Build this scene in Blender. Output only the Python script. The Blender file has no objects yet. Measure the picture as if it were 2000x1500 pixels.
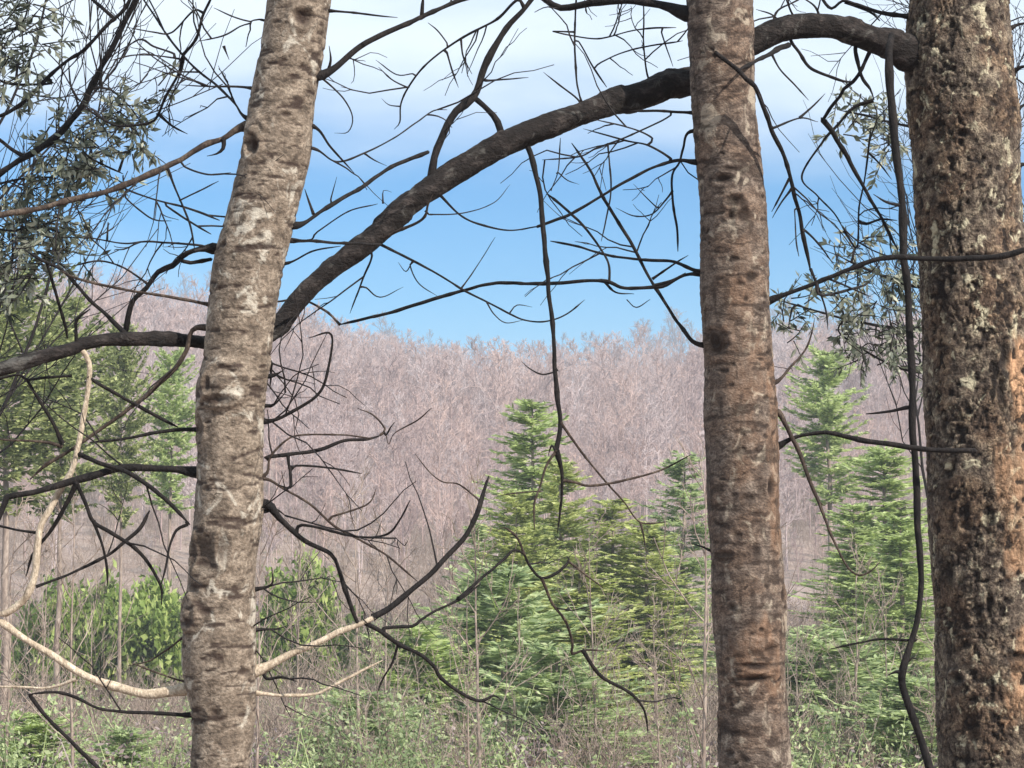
import bpy, math, random
import numpy as np
from mathutils import Vector

scene = bpy.context.scene
COL = scene.collection
R = math.radians

# ------------------------------------------------------------------ camera
F = 4010.0                      # focal length in pixels of the 2000 px wide photograph
PITCH = R(3.0)
CAMZ = 1.6
cam_d = bpy.data.cameras.new('camera')
cam_d.sensor_width = 36.0
cam_d.lens = F / 2000.0 * 36.0
cam_d.clip_start = 0.05
cam_d.clip_end = 6000
cam = bpy.data.objects.new('camera', cam_d)
COL.objects.link(cam)
cam.location = (0, 0, CAMZ)
cam.rotation_euler = (R(90) + PITCH, 0, 0)
scene.camera = cam

# ------------------------------------------------------------------ world, sun, exposure
SUN_EL, SUN_AZ = R(39), R(134)          # azimuth clockwise from +Y (view direction): behind, to the right
world = bpy.data.worlds.new("World")
scene.world = world
world.use_nodes = True
wn, wl = world.node_tree.nodes, world.node_tree.links
wn.clear()
w_out = wn.new('ShaderNodeOutputWorld')
w_bg = wn.new('ShaderNodeBackground')
w_bg.inputs['Strength'].default_value = 0.098
sky = wn.new('ShaderNodeTexSky')
sky.sky_type = 'NISHITA'
sky.sun_disc = False
sky.sun_elevation = SUN_EL
sky.sun_rotation = SUN_AZ
sky.altitude = 600
sky.air_density = 1.0
sky.dust_density = 0.15
sky.ozone_density = 2.2
tint = wn.new('ShaderNodeMix'); tint.data_type = 'RGBA'; tint.blend_type = 'MULTIPLY'
tint.inputs['Factor'].default_value = 1.0
tint.inputs['B'].default_value = (0.03, 0.53, 0.87, 1)
wl.new(sky.outputs['Color'], tint.inputs['A'])
geo = wn.new('ShaderNodeTexCoord')
mp = wn.new('ShaderNodeMapping')
mp.inputs['Scale'].default_value = (2.6, 2.6, 9.0)
mp.inputs['Location'].default_value = (0.55, 0.2, 0.1)
wl.new(geo.outputs['Generated'], mp.inputs['Vector'])
cn = wn.new('ShaderNodeTexNoise')
cn.inputs['Scale'].default_value = 1.3
cn.inputs['Detail'].default_value = 8.0
cn.inputs['Roughness'].default_value = 0.5
wl.new(mp.outputs['Vector'], cn.inputs['Vector'])
sepw = wn.new('ShaderNodeSeparateXYZ')
wl.new(geo.outputs['Generated'], sepw.inputs['Vector'])
mr = wn.new('ShaderNodeMapRange')              # a cloud deck that begins about 9 degrees up
mr.inputs['From Min'].default_value = 0.135
mr.inputs['From Max'].default_value = 0.22
mr.inputs['To Min'].default_value = -0.26
mr.inputs['To Max'].default_value = 0.32
wl.new(sepw.outputs['Z'], mr.inputs['Value'])
add = wn.new('ShaderNodeMath'); add.operation = 'ADD'
wl.new(cn.outputs['Fac'], add.inputs[0]); wl.new(mr.outputs['Result'], add.inputs[1])
cr = wn.new('ShaderNodeMapRange'); cr.interpolation_type = 'SMOOTHSTEP'
cr.inputs['From Min'].default_value = 0.27
cr.inputs['From Max'].default_value = 0.80
wl.new(add.outputs[0], cr.inputs['Value'])
cmix = wn.new('ShaderNodeMix'); cmix.data_type = 'RGBA'
cmix.inputs['B'].default_value = (6.4, 7.3, 8.2, 1)
wl.new(cr.outputs['Result'], cmix.inputs['Factor'])
wl.new(tint.outputs['Result'], cmix.inputs['A'])
wl.new(cmix.outputs['Result'], w_bg.inputs['Color'])
wl.new(w_bg.outputs['Background'], w_out.inputs['Surface'])

sun_d = bpy.data.lights.new('sun', 'SUN')
sun_d.energy = 5.0
sun_d.angle = R(0.6)
sun_d.color = (1.0, 0.93, 0.84)
sun = bpy.data.objects.new('sun', sun_d)
COL.objects.link(sun)
sdir = Vector((math.sin(SUN_AZ) * math.cos(SUN_EL), math.cos(SUN_AZ) * math.cos(SUN_EL), math.sin(SUN_EL)))
sun.rotation_euler = sdir.to_track_quat('Z', 'Y').to_euler()
sun.location = (10, -10, 20)

scene.view_settings.view_transform = 'Standard'
scene.view_settings.look = 'None'
scene.view_settings.exposure = 0.6
scene.view_settings.gamma = 1.0
scene.view_settings.use_curve_mapping = False
scene.cycles.max_bounces = 6
scene.cycles.diffuse_bounces = 3
scene.cycles.glossy_bounces = 2
scene.cycles.transmission_bounces = 3
scene.cycles.transparent_max_bounces = 8
scene.cycles.volume_bounces = 0

# ------------------------------------------------------------------ maths helpers
CP, SP = math.cos(PITCH), math.sin(PITCH)
def at(x, y, d):
    """the point at forward distance d that stands at photo pixel (x, y)"""
    u = (x - 1000.0) / F * d
    v = (750.0 - y) / F * d
    return np.array([u, d * CP - v * SP, CAMZ + d * SP + v * CP])

def hash3(ix, iy, iz, seed=0):
    n = (ix.astype(np.int64) * 374761393 + iy.astype(np.int64) * 668265263 +
         iz.astype(np.int64) * 2147483647 + seed * 144269504) & 0xFFFFFFFF
    n = ((n ^ (n >> 13)) * 1274126177) & 0xFFFFFFFF
    n = n ^ (n >> 16)
    n = (n * 2246822519) & 0xFFFFFFFF
    n = n ^ (n >> 15)
    return (n & 0xFFFFFF) / float(0xFFFFFF)

def vnoise(p, seed=0):
    i = np.floor(p).astype(np.int64)
    f = p - i
    f = f * f * (3 - 2 * f)
    r = 0
    for dx in (0, 1):
        wx = f[:, 0] if dx else 1 - f[:, 0]
        for dy in (0, 1):
            wy = f[:, 1] if dy else 1 - f[:, 1]
            for dz in (0, 1):
                wz = f[:, 2] if dz else 1 - f[:, 2]
                r = r + wx * wy * wz * hash3(i[:, 0] + dx, i[:, 1] + dy, i[:, 2] + dz, seed)
    return r

def fbm(p, octs=4, seed=0):
    a, s, t = 1.0, 0, 0
    q = p.copy()
    for o in range(octs):
        s = s + a * vnoise(q, seed + o * 7)
        t += a
        a *= 0.5
        q = q * 2.03 + 11.3
    return s / t

def worley(p, seed=0):
    i = np.floor(p).astype(np.int64)
    b1 = np.full(len(p), 9.0); b2 = np.full(len(p), 9.0)
    for dx in (-1, 0, 1):
        for dy in (-1, 0, 1):
            for dz in (-1, 0, 1):
                cx, cy, cz = i[:, 0] + dx, i[:, 1] + dy, i[:, 2] + dz
                qx = cx + hash3(cx, cy, cz, seed + 1)
                qy = cy + hash3(cx, cy, cz, seed + 2)
                qz = cz + hash3(cx, cy, cz, seed + 3)
                d = np.sqrt((qx - p[:, 0]) ** 2 + (qy - p[:, 1]) ** 2 + (qz - p[:, 2]) ** 2)
                m = d < b1
                b2 = np.where(m, b1, np.minimum(b2, d))
                b1 = np.where(m, d, b1)
    return b1, b2

def sstep(a, b, x):
    t = np.clip((x - a) / (b - a), 0, 1)
    return t * t * (3 - 2 * t)

def spline(pts, step):
    """Catmull-Rom through pts (N,k), sampled about every step (distance over the first three columns)"""
    P = np.asarray(pts, float)
    if len(P) == 2:
        P = np.vstack([P[0], (P[0] + P[1]) / 2, P[1]])
    Q = np.vstack([2 * P[0] - P[1], P, 2 * P[-1] - P[-2]])
    out = []
    for k in range(1, len(Q) - 2):
        a, b, c, d = Q[k - 1], Q[k], Q[k + 1], Q[k + 2]
        n = max(1, int(np.linalg.norm((c - b)[:3]) / step))
        t = (np.arange(n) / n)[:, None]
        out.append(0.5 * ((2 * b) + (c - a) * t + (2 * a - 5 * b + 4 * c - d) * t ** 2 + (3 * b - a - 3 * c + d) * t ** 3))
    out.append(Q[-2][None, :])
    return np.vstack(out)

def frames(P):
    T = np.gradient(P, axis=0)
    T /= np.linalg.norm(T, axis=1)[:, None] + 1e-12
    N = np.zeros_like(T)
    ref = np.array([0, 0, 1.0]) if abs(T[0, 2]) < 0.9 else np.array([0, -1.0, 0])
    n = np.cross(np.cross(T[0], ref), T[0]); n /= np.linalg.norm(n)
    for k in range(len(P)):
        n = n - T[k] * np.dot(n, T[k])
        n /= np.linalg.norm(n) + 1e-12
        N[k] = n
    return T, N, np.cross(T, N)

class MB:
    """collects tubes and leaf blades for ONE mesh object"""
    def __init__(s): s.v = []; s.f = []; s.n = 0
    def addvf(s, V, Fc):
        s.v.append(V); s.f.append(np.asarray(Fc) + s.n); s.n += len(V)
    def tube(s, P, rad, sides=6, cap=True):
        P = np.asarray(P, float)
        rad = np.broadcast_to(rad, (len(P),)).astype(float)
        T, N, B = frames(P)
        a = np.arange(sides) / sides * 2 * np.pi
        V = P[:, None, :] + rad[:, None, None] * (np.cos(a)[None, :, None] * N[:, None, :] + np.sin(a)[None, :, None] * B[:, None, :])
        V = V.reshape(-1, 3)
        n = len(P)
        i = np.arange(n - 1)[:, None] * sides
        j = np.arange(sides)[None, :]
        j2 = (j + 1) % sides
        Fq = np.stack([i + j, i + j2, i + sides + j2, i + sides + j], -1).reshape(-1, 4)
        s.addvf(V, Fq)
        if cap:
            s.v.append(np.array([P[-1] + T[-1] * rad[-1]])); tip = s.n; s.n += 1
            base = tip - sides
            s.f.append(np.array([[base + k, base + (k + 1) % sides, tip, tip] for k in range(sides)]))
    def blades(s, C, D, U, L, W):
        """leaf blades: centre start C, direction D, width direction U, length L, width W (arrays)"""
        L = np.asarray(L)[:, None]; W = np.asarray(W)[:, None]
        V = np.stack([C, C + D * L * .45 + U * W * .5, C + D * L, C + D * L * .45 - U * W * .5], 1).reshape(-1, 3)
        n = len(C)
        s.addvf(V, np.arange(n * 4).reshape(n, 4))
    def data(s):
        return np.vstack(s.v), np.vstack(s.f)
    def mesh(s, name, mat, origin=(0, 0, 0), smooth=True, attr=None):
        V, Fq = s.data()
        V = V - np.asarray(origin)
        return mk_mesh(name, V, Fq, mat, smooth, attr)

def mk_mesh(name, V, Fq, mat, smooth=True, attr=None):
    me = bpy.data.meshes.new(name)
    tri = Fq[:, 2] == Fq[:, 3]
    faces = Fq.tolist()
    if tri.any():
        faces = [f[:3] if t else f for f, t in zip(faces, tri.tolist())]
    me.from_pydata(V.tolist(), [], faces)
    if mat: me.materials.append(mat)
    if smooth:
        me.polygons.foreach_set('use_smooth', np.ones(len(me.polygons), bool))
    if attr:
        for k, arr in attr.items():
            a = me.attributes.new(k, 'FLOAT', 'POINT')
            a.data.foreach_set('value', np.asarray(arr, np.float32))
    me.update()
    return me

def obj(name, me, parent=None, loc=(0, 0, 0), rz=0, sc=1.0, **props):
    o = bpy.data.objects.new(name, me)
    COL.objects.link(o)
    o.location = loc
    o.rotation_euler = (0, 0, rz)
    o.scale = (sc, sc, sc) if not hasattr(sc, '__len__') else sc
    if parent: o.parent = parent
    for k, v in props.items():
        if v is not None: o[k] = v
    return o

def thing(name, label, cat, loc, group=None, rz=0, sc=1.0):
    return obj(name, None, None, tuple(loc), rz, sc, label=label, category=cat, group=group)

# ------------------------------------------------------------------ materials
def new_mat(name):
    m = bpy.data.materials.new(name); m.use_nodes = True
    nt = m.node_tree; nt.nodes.clear()
    out = nt.nodes.new('ShaderNodeOutputMaterial')
    return m, nt, out

def N_(nt, t, **kw):
    n = nt.nodes.new(t)
    for k, v in kw.items():
        if k in n.inputs: n.inputs[k].default_value = v
        else: setattr(n, k, v)
    return n

def ramp(nt, src, stops):
    r = nt.nodes.new('ShaderNodeValToRGB')
    e = r.color_ramp.elements
    while len(e) > 1: e.remove(e[-1])
    e[0].position, e[0].color = stops[0][0], (*stops[0][1], 1)
    for p, c in stops[1:]:
        q = e.new(p); q.color = (*c, 1)
    nt.links.new(src, r.inputs['Fac'])
    return r.outputs['Color']

def mixc(nt, fac, a, b, mode='MIX'):
    m = nt.nodes.new('ShaderNodeMix'); m.data_type = 'RGBA'; m.blend_type = mode
    for s, v in (('Factor', fac), ('A', a), ('B', b)):
        if hasattr(v, 'links'): nt.links.new(v, m.inputs[s])
        elif isinstance(v, (int, float)): m.inputs[s].default_value = v
        else: m.inputs[s].default_value = (*v, 1)
    return m.outputs['Result']

def coords(nt, scale, kind='Object'):
    tc = nt.nodes.new('ShaderNodeTexCoord')
    mpn = nt.nodes.new('ShaderNodeMapping')
    mpn.inputs['Scale'].default_value = scale
    nt.links.new(tc.outputs[kind], mpn.inputs['Vector'])
    return mpn.outputs['Vector']

def noise(nt, vec, scale, detail=4, rough=0.55, dist=0.0):
    n = nt.nodes.new('ShaderNodeTexNoise')
    n.inputs['Scale'].default_value = scale
    n.inputs['Detail'].default_value = detail
    n.inputs['Roughness'].default_value = rough
    n.inputs['Distortion'].default_value = dist
    nt.links.new(vec, n.inputs['Vector'])
    return n.outputs['Fac']

def maprange(nt, src, a, b, c=0.0, d=1.0, smooth=True):
    m = nt.nodes.new('ShaderNodeMapRange')
    if smooth: m.interpolation_type = 'SMOOTHSTEP'
    for k, v in zip(('From Min', 'From Max', 'To Min', 'To Max'), (a, b, c, d)): m.inputs[k].default_value = v
    nt.links.new(src, m.inputs['Value'])
    return m.outputs['Result']

def attr_(nt, name):
    a = nt.nodes.new('ShaderNodeAttribute'); a.attribute_name = name
    return a.outputs['Fac']

def bark(name, c_lo, c_mid, c_hi, lichen=None, lichen_amt=0.5, pit=None, scale=1.0, stretch=(1, 1, .45), bump=.5, spots=0.0, warm=None, rough=.85, var=None, bare=None):
    m, nt, out = new_mat(name)
    bs = N_(nt, 'ShaderNodeBsdfPrincipled', Roughness=rough)
    bs.inputs['Specular IOR Level'].default_value = .25
    v = coords(nt, stretch)
    n1 = noise(nt, v, 22 * scale, 6, .62, .4)
    n2 = noise(nt, v, 5 * scale, 3, .5)
    n3 = noise(nt, v, 95 * scale, 3, .6)
    col = ramp(nt, n1, [(.30, c_lo), (.48, c_mid), (.68, c_hi)])
    if warm:
        col = mixc(nt, maprange(nt, n2, .42, .62, 0, .8), col, warm, 'MULTIPLY')
    col = mixc(nt, maprange(nt, n3, .38, .62, .55, 0), col, c_lo)
    if lichen:
        ln = noise(nt, coords(nt, (1, 1, .8)), 13 * scale, 5, .6, .8)
        col = mixc(nt, maprange(nt, ln, .56, .66, 0, lichen_amt), col, lichen)
    if spots:
        sp = noise(nt, coords(nt, (1, 1, 1.8)), 42 * scale, 2, .5, .6)
        col = mixc(nt, maprange(nt, sp, .64, .70, 0, spots), col, tuple(c * .35 for c in c_lo))
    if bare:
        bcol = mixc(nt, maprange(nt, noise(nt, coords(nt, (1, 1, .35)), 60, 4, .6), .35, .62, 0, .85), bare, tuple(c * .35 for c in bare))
        col = mixc(nt, attr_(nt, 'bare'), col, bcol)  # exposed bark and painted warm sunlight share this orange
    if var:
        oi = nt.nodes.new('ShaderNodeObjectInfo')
        col = mixc(nt, .85, col, ramp(nt, oi.outputs['Random'], [(0, var[0]), (.5, var[1]), (1, var[2])]), 'MULTIPLY')
    if pit:
        col = mixc(nt, attr_(nt, 'pit'), col, pit)
    nt.links.new(col, bs.inputs['Base Color'])
    bp = N_(nt, 'ShaderNodeBump', Strength=bump, Distance=.008)
    hsum = nt.nodes.new('ShaderNodeMath'); hsum.operation = 'ADD'
    nt.links.new(n1, hsum.inputs[0]); nt.links.new(n3, hsum.inputs[1])
    nt.links.new(hsum.outputs[0], bp.inputs['Height'])
    nt.links.new(bp.outputs['Normal'], bs.inputs['Normal'])
    nt.links.new(bs.outputs[0], out.inputs['Surface'])
    return m

def leafmat(name, c1, c2, c3, trans=.35, scale=1.2, kind='Object'):
    m, nt, out = new_mat(name)
    bs = N_(nt, 'ShaderNodeBsdfPrincipled', Roughness=.55)
    bs.inputs['Specular IOR Level'].default_value = .35
    tr = nt.nodes.new('ShaderNodeBsdfTranslucent')
    g = nt.nodes.new('ShaderNodeNewGeometry')
    v = coords(nt, (1, 1, 1), kind)
    n = noise(nt, v, scale * 2.4, 4, .6)
    a = nt.nodes.new('ShaderNodeMath'); a.operation = 'MULTIPLY_ADD'
    a.inputs[1].default_value = .45; a.inputs[2].default_value = -.22
    nt.links.new(g.outputs['Random Per Island'], a.inputs[0])
    s = nt.nodes.new('ShaderNodeMath'); s.operation = 'ADD'
    nt.links.new(n, s.inputs[0]); nt.links.new(a.outputs[0], s.inputs[1])
    col = ramp(nt, s.outputs[0], [(.28, c1), (.5, c2), (.74, c3)])
    nt.links.new(col, bs.inputs['Base Color']); nt.links.new(col, tr.inputs['Color'])
    mx = nt.nodes.new('ShaderNodeMixShader'); mx.inputs[0].default_value = trans
    nt.links.new(bs.outputs[0], mx.inputs[1]); nt.links.new(tr.outputs[0], mx.inputs[2])
    nt.links.new(mx.outputs[0], out.inputs['Surface'])
    return m

M = {}
M['left'] = bark('bark_left', (.055, .042, .032), (.215, .168, .128), (.36, .295, .23), lichen=(.56, .52, .44), lichen_amt=.6, pit=(.035, .022, .018), spots=.6, scale=1.2, stretch=(1, 1, 1.3))
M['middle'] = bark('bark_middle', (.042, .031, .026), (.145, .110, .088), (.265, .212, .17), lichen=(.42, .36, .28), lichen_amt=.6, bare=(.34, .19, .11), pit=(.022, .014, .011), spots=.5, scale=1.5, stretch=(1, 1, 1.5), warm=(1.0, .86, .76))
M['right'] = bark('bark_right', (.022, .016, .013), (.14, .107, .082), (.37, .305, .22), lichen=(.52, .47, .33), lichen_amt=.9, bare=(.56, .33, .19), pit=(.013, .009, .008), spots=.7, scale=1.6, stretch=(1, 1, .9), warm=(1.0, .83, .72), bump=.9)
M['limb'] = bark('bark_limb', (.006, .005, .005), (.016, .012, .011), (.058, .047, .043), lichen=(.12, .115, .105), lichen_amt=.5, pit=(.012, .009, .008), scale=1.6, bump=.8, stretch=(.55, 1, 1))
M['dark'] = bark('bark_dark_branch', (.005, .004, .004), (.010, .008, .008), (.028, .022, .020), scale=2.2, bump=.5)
M['brown'] = bark('bark_brown_branch', (.018, .012, .010), (.048, .034, .027), (.13, .098, .074), scale=2.2, bump=.5)
M['pale'] = bark('bark_pale_branch', (.22, .17, .12), (.50, .41, .31), (.70, .60, .47), scale=2.4, bump=.5, spots=.3)
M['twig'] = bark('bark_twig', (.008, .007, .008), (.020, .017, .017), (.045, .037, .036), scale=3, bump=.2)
M['greystem'] = bark('bark_grey_stem', (.22, .21, .19), (.38, .36, .33), (.55, .52, .47), lichen=(.46, .5, .42), lichen_amt=.5, scale=.8, bump=.3)
M['whitestem'] = bark('bark_white_stem', (.24, .19, .15), (.52, .46, .39), (.74, .69, .62), scale=1.6, bump=.3, spots=.7)
M['fartree'] = bark('bark_far_tree', (.33, .265, .26), (.54, .45, .44), (.69, .605, .595), scale=.12, bump=.1, var=[(1.0, .86, .76), (.62, .52, .50), (1.0, 1.0, 1.0)])
M['ridgetree'] = bark('bark_ridge_tree', (.13, .115, .125), (.22, .195, .21), (.34, .31, .33), scale=.12, bump=.1)
M['brush'] = bark('bark_brush', (.13, .095, .08), (.30, .235, .195), (.46, .38, .32), scale=.3, bump=.1)
M['needle'] = leafmat('hemlock_needles', (.14, .19, .06), (.50, .60, .24), (.66, .74, .38), .55, .9)
M['needle_blue'] = leafmat('hemlock_needles_bluish', (.12, .17, .07), (.43, .53, .25), (.70, .76, .44), .6, .9)
M['needle_yellow'] = leafmat('hemlock_needles_yellowish', (.12, .15, .04), (.48, .54, .18), (.76, .78, .38), .55, .9)
M['olive'] = leafmat('olive_needles', (.07, .09, .03), (.30, .35, .13), (.60, .63, .30), .5, .9)
M['bush'] = leafmat('shrub_leaves', (.07, .10, .025), (.25, .35, .085), (.58, .66, .24), .55, 1.4)
M['everleaf'] = leafmat('evergreen_leaves', (.045, .055, .040), (.18, .20, .14), (.52, .53, .42), .35, 4)

# ground
def ground_mat():
    m, nt, out = new_mat('leaf_litter')
    bs = N_(nt, 'ShaderNodeBsdfPrincipled', Roughness=.95)
    v = coords(nt, (1, 1, 1))
    a = noise(nt, v, 6.0, 5, .7); b = noise(nt, v, .5, 4, .6); c = noise(nt, v, .03, 3, .5)
    col = ramp(nt, a, [(.3, (.07, .048, .036)), (.5, (.24, .17, .135)), (.68, (.42, .33, .27))])
    col = mixc(nt, maprange(nt, b, .42, .66, 0, .5), col, (.36, .29, .25))
    col = mixc(nt, maprange(nt, b, .30, .40, .5, 0), col, (.11, .13, .05))
    col = mixc(nt, maprange(nt, c, .4, .6, 0, .35), col, (.30, .235, .22))
    nt.links.new(col, bs.inputs['Base Color'])
    bp = N_(nt, 'ShaderNodeBump', Strength=.8, Distance=.1)
    nt.links.new(a, bp.inputs['Height']); nt.links.new(bp.outputs[0], bs.inputs['Normal'])
    nt.links.new(bs.outputs[0], out.inputs['Surface'])
    return m
M['ground'] = ground_mat()

# ------------------------------------------------------------------ terrain
RX = np.array([-1400, -600, 300, 560, 760, 950, 1150, 1350, 1700, 2600, 3600])
RH = np.array([34, 36, 33, 27, 22.5, 19, 20.5, 24, 27, 29, 28.0]) - 2.6
RIDGE = 400.0
def height(x, y):
    x = np.asarray(x, float); y = np.asarray(y, float)
    u = x / np.maximum(y, 60) * F + 1000
    k = np.interp(u, RX, RH)
    near = np.interp(y, [-400, -60, 0, 8, 30, 45, 60, 92, 150], [14, 3, 0, -.5, -3.1, -3.9, -3.9, -3.0, 1.5])
    s = np.clip((y - 90) / (RIDGE - 90), 0, 1)
    far = -3.0 + (k + 3.0) * (s ** .95)
    back = k - (y - RIDGE) * .06
    h = np.where(y < 92, near, np.where(y < RIDGE, far, back))
    p = np.stack([x * .02, y * .02, x * 0 + 3.1], -1).reshape(-1, 3)
    q = np.stack([x * .25, y * .25, x * 0 + 9.1], -1).reshape(-1, 3)
    amp = np.clip(np.abs(y) / 150, .05, 1)
    return h + ((fbm(p, 3) - .5) * 5).reshape(h.shape) * amp + ((fbm(q, 3, 5) - .5) * .5).reshape(h.shape)

def build_ground():
    ys = np.concatenate([np.linspace(-400, -20, 20), np.linspace(-15, 120, 180), np.linspace(123, 450, 90), np.linspace(470, 2400, 30)])
    xs = np.concatenate([np.linspace(-1500, -130, 30), np.linspace(-120, -32, 40), np.linspace(-30, 30, 100), np.linspace(32, 120, 40), np.linspace(130, 1500, 30)])
    X, Y = np.meshgrid(xs, ys)
    Z = height(X, Y)
    V = np.stack([X, Y, Z], -1).reshape(-1, 3)
    nx, ny = len(xs), len(ys)
    i = np.arange(ny - 1)[:, None] * nx + np.arange(nx - 1)[None, :]
    Fq = np.stack([i, i + 1, i + nx + 1, i + nx], -1).reshape(-1, 4)
    obj('ground', mk_mesh('ground', V, Fq, M['ground']), kind='structure')
build_ground()
def gz(x, y): return float(height(np.array([x]), np.array([y]))[0])

# ------------------------------------------------------------------ procedural bare trees
def unit(v): return v / (np.linalg.norm(v) + 1e-12)

def sprout(rng, P, t, ang, L, nseg, up=.0, wob=.12):
    """a side shoot from polyline P at parameter t"""
    k = t * (len(P) - 1); i = min(int(k), len(P) - 2); f = k - i
    base = P[i] * (1 - f) + P[i + 1] * f
    T = unit(P[i + 1] - P[i])
    a = rng.uniform(0, 2 * np.pi)
    s1 = unit(np.cross(T, [.3, .1, 1.0]) + 1e-6); s2 = np.cross(T, s1)
    side = s1 * math.cos(a) + s2 * math.sin(a)
    d = unit(T * math.cos(ang) + side * math.sin(ang))
    pts = [base]; cur = base.copy()
    for q in range(nseg):
        d = unit(d + rng.normal(0, wob, 3) + np.array([0, 0, up]))
        cur = cur + d * L / nseg
        pts.append(cur.copy())
    return np.array(pts)

def bare_tree(mb, rng, H, r0, cb=.35, n=(12, 5, 4), spread=.32, sides=3, minr=.008, trunkmb=None, segs=(3, 2, 2), top=True):
    tp = [np.array([0, 0, -.4])]
    lean = rng.normal(0, .03, 2)
    for k in range(1, 9):
        z = H * k / 8
        tp.append(np.array([lean[0] * z + rng.normal(0, .02 * H / 10), lean[1] * z + rng.normal(0, .02 * H / 10), z]))
    tp = np.array(tp)
    rr = r0 * (1 - np.linspace(0, .93, len(tp)) ** 1.1)
    (trunkmb or mb).tube(tp, rr, max(sides, 5))
    for a in range(n[0]):
        t = cb + (1 - cb) * (a + rng.uniform(0, 1)) / n[0] * .97
        L1 = H * spread * (1.15 - t) / (1.15 - cb) * rng.uniform(.7, 1.2) + H * .05
        b1 = sprout(rng, tp, t, rng.uniform(.55, 1.0), L1, segs[0] + 1, .14)
        r1 = max(r0 * (1 - t) * .45, minr * 1.8)
        mb.tube(b1, np.linspace(r1, minr, len(b1)), sides, False)
        for b in range(n[1]):
            b2 = sprout(rng, b1, rng.uniform(.2, .98), rng.uniform(.4, .9), L1 * rng.uniform(.3, .6), segs[1], .12, .18)
            mb.tube(b2, np.linspace(max(r1 * .4, minr), minr * .8, len(b2)), sides, False)
            for c in range(n[2]):
                b3 = sprout(rng, b2, rng.uniform(.2, .98), rng.uniform(.4, .9), L1 * rng.uniform(.12, .3), segs[2], .1, .2)
                mb.tube(b3, np.linspace(minr * .9, minr * .5, len(b3)), 3, False)

# ---- the wood on the far hillside
far_meshes, ridge_meshes = [], []
for k in range(6):
    rng = np.random.default_rng(100 + k)
    mb = MB()
    bare_tree(mb, rng, rng.uniform(9, 12), rng.uniform(.07, .12), rng.uniform(.2, .45), (14, 6, 4), .24, 3, .022)
    far_meshes.append(mb.mesh('far_bare_tree', M['fartree']))
    ridge_meshes.append(mb.mesh('ridge_bare_tree', M['ridgetree']))
brush_meshes = []
for k in range(4):
    rng = np.random.default_rng(200 + k)
    mb = MB()
    for s in range(7):
        sub = MB()
        bare_tree(sub, rng, rng.uniform(1.0, 2.2), .014, .15, (7, 3, 2), .35, 3, .004, segs=(2, 2, 1))
        V, Fq = sub.data()
        ang = rng.uniform(0, 6.28)
        tilt = rng.uniform(.05, .45)
        V = V + np.outer(V[:, 2], [math.cos(ang) * tilt, math.sin(ang) * tilt, 0]) + np.array([rng.normal(0, .35), rng.normal(0, .35), 0])
        mb.addvf(V, Fq)
    brush_meshes.append(mb.mesh('brush', M['brush']))

def scatter(name, meshes, pts, scales, label, cat):
    c = bpy.data.collections.new(name + '_sources')
    for k, me in enumerate(meshes):
        so = bpy.data.objects.new(name + '_source', me)
        c.objects.link(so)
    me = bpy.data.meshes.new(name)
    me.from_pydata(pts.tolist(), [], [])
    a = me.attributes.new('sc', 'FLOAT', 'POINT'); a.data.foreach_set('value', scales.astype(np.float32))
    o = obj(name, me, kind='stuff', label=label, category=cat)
    ng = bpy.data.node_groups.new(name, 'GeometryNodeTree')
    ng.interface.new_socket('Geometry', in_out='INPUT', socket_type='NodeSocketGeometry')
    ng.interface.new_socket('Geometry', in_out='OUTPUT', socket_type='NodeSocketGeometry')
    gi = ng.nodes.new('NodeGroupInput'); go = ng.nodes.new('NodeGroupOutput')
    m2p = ng.nodes.new('GeometryNodeMeshToPoints')
    iop = ng.nodes.new('GeometryNodeInstanceOnPoints'); iop.inputs['Pick Instance'].default_value = True
    ci = ng.nodes.new('GeometryNodeCollectionInfo'); ci.inputs['Collection'].default_value = c
    ci.inputs['Separate Children'].default_value = True; ci.inputs['Reset Children'].default_value = True
    rv = ng.nodes.new('FunctionNodeRandomValue'); rv.data_type = 'FLOAT_VECTOR'
    rv.inputs[0].default_value = (-.05, -.05, 0); rv.inputs[1].default_value = (.05, .05, 6.28)
    na = ng.nodes.new('GeometryNodeInputNamedAttribute'); na.data_type = 'FLOAT'; na.inputs['Name'].default_value = 'sc'
    L = ng.links
    L.new(gi.outputs[0], m2p.inputs['Mesh']); L.new(m2p.outputs[0], iop.inputs['Points'])
    L.new(ci.outputs[0], iop.inputs['Instance']); L.new(rv.outputs[0], iop.inputs['Rotation'])
    L.new(na.outputs['Attribute'], iop.inputs['Scale']); L.new(iop.outputs[0], go.inputs[0])
    md = o.modifiers.new('scatter', 'NODES'); md.node_group = ng
    return o

def wood_points(rng, n, y0, y1, pad=1.25):
    y = np.sqrt(rng.uniform(y0 ** 2, y1 ** 2, n))
    x = rng.uniform(-1, 1, n) * y * (1000 / F) * pad
    return x, y

rng = np.random.default_rng(7)
# 300 individual trees: those that stand on the skyline and in front
xs1, ys1 = wood_points(rng, 170, 380, 400, 1.02)
xs2, ys2 = wood_points(rng, 130, 105, 230, 1.05)
xi = np.concatenate([xs1, xs2]); yi = np.concatenate([ys1, ys2])
zi = height(xi, yi)
sc_i = np.concatenate([rng.uniform(.75, 1.35, 170), rng.uniform(.3, .6, 130)])
for k in range(300):
    sky_line = k < 170
    obj('bare_tree', (ridge_meshes if sky_line else far_meshes)[k % 6], None, (xi[k], yi[k], zi[k] - .1), rng.uniform(0, 6.28), float(sc_i[k]),
        label='leafless grey tree standing on the skyline of the far ridge' if sky_line else 'leafless grey tree in the wood on the far hillside',
        category='tree', group='bare trees along the far skyline' if sky_line else 'bare trees on the far hillside')
xs, ys = wood_points(rng, 7500, 94, 386)
dens = fbm(np.stack([xs * .035, ys * .02, xs * 0 + 2], -1), 3, 61)
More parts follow.
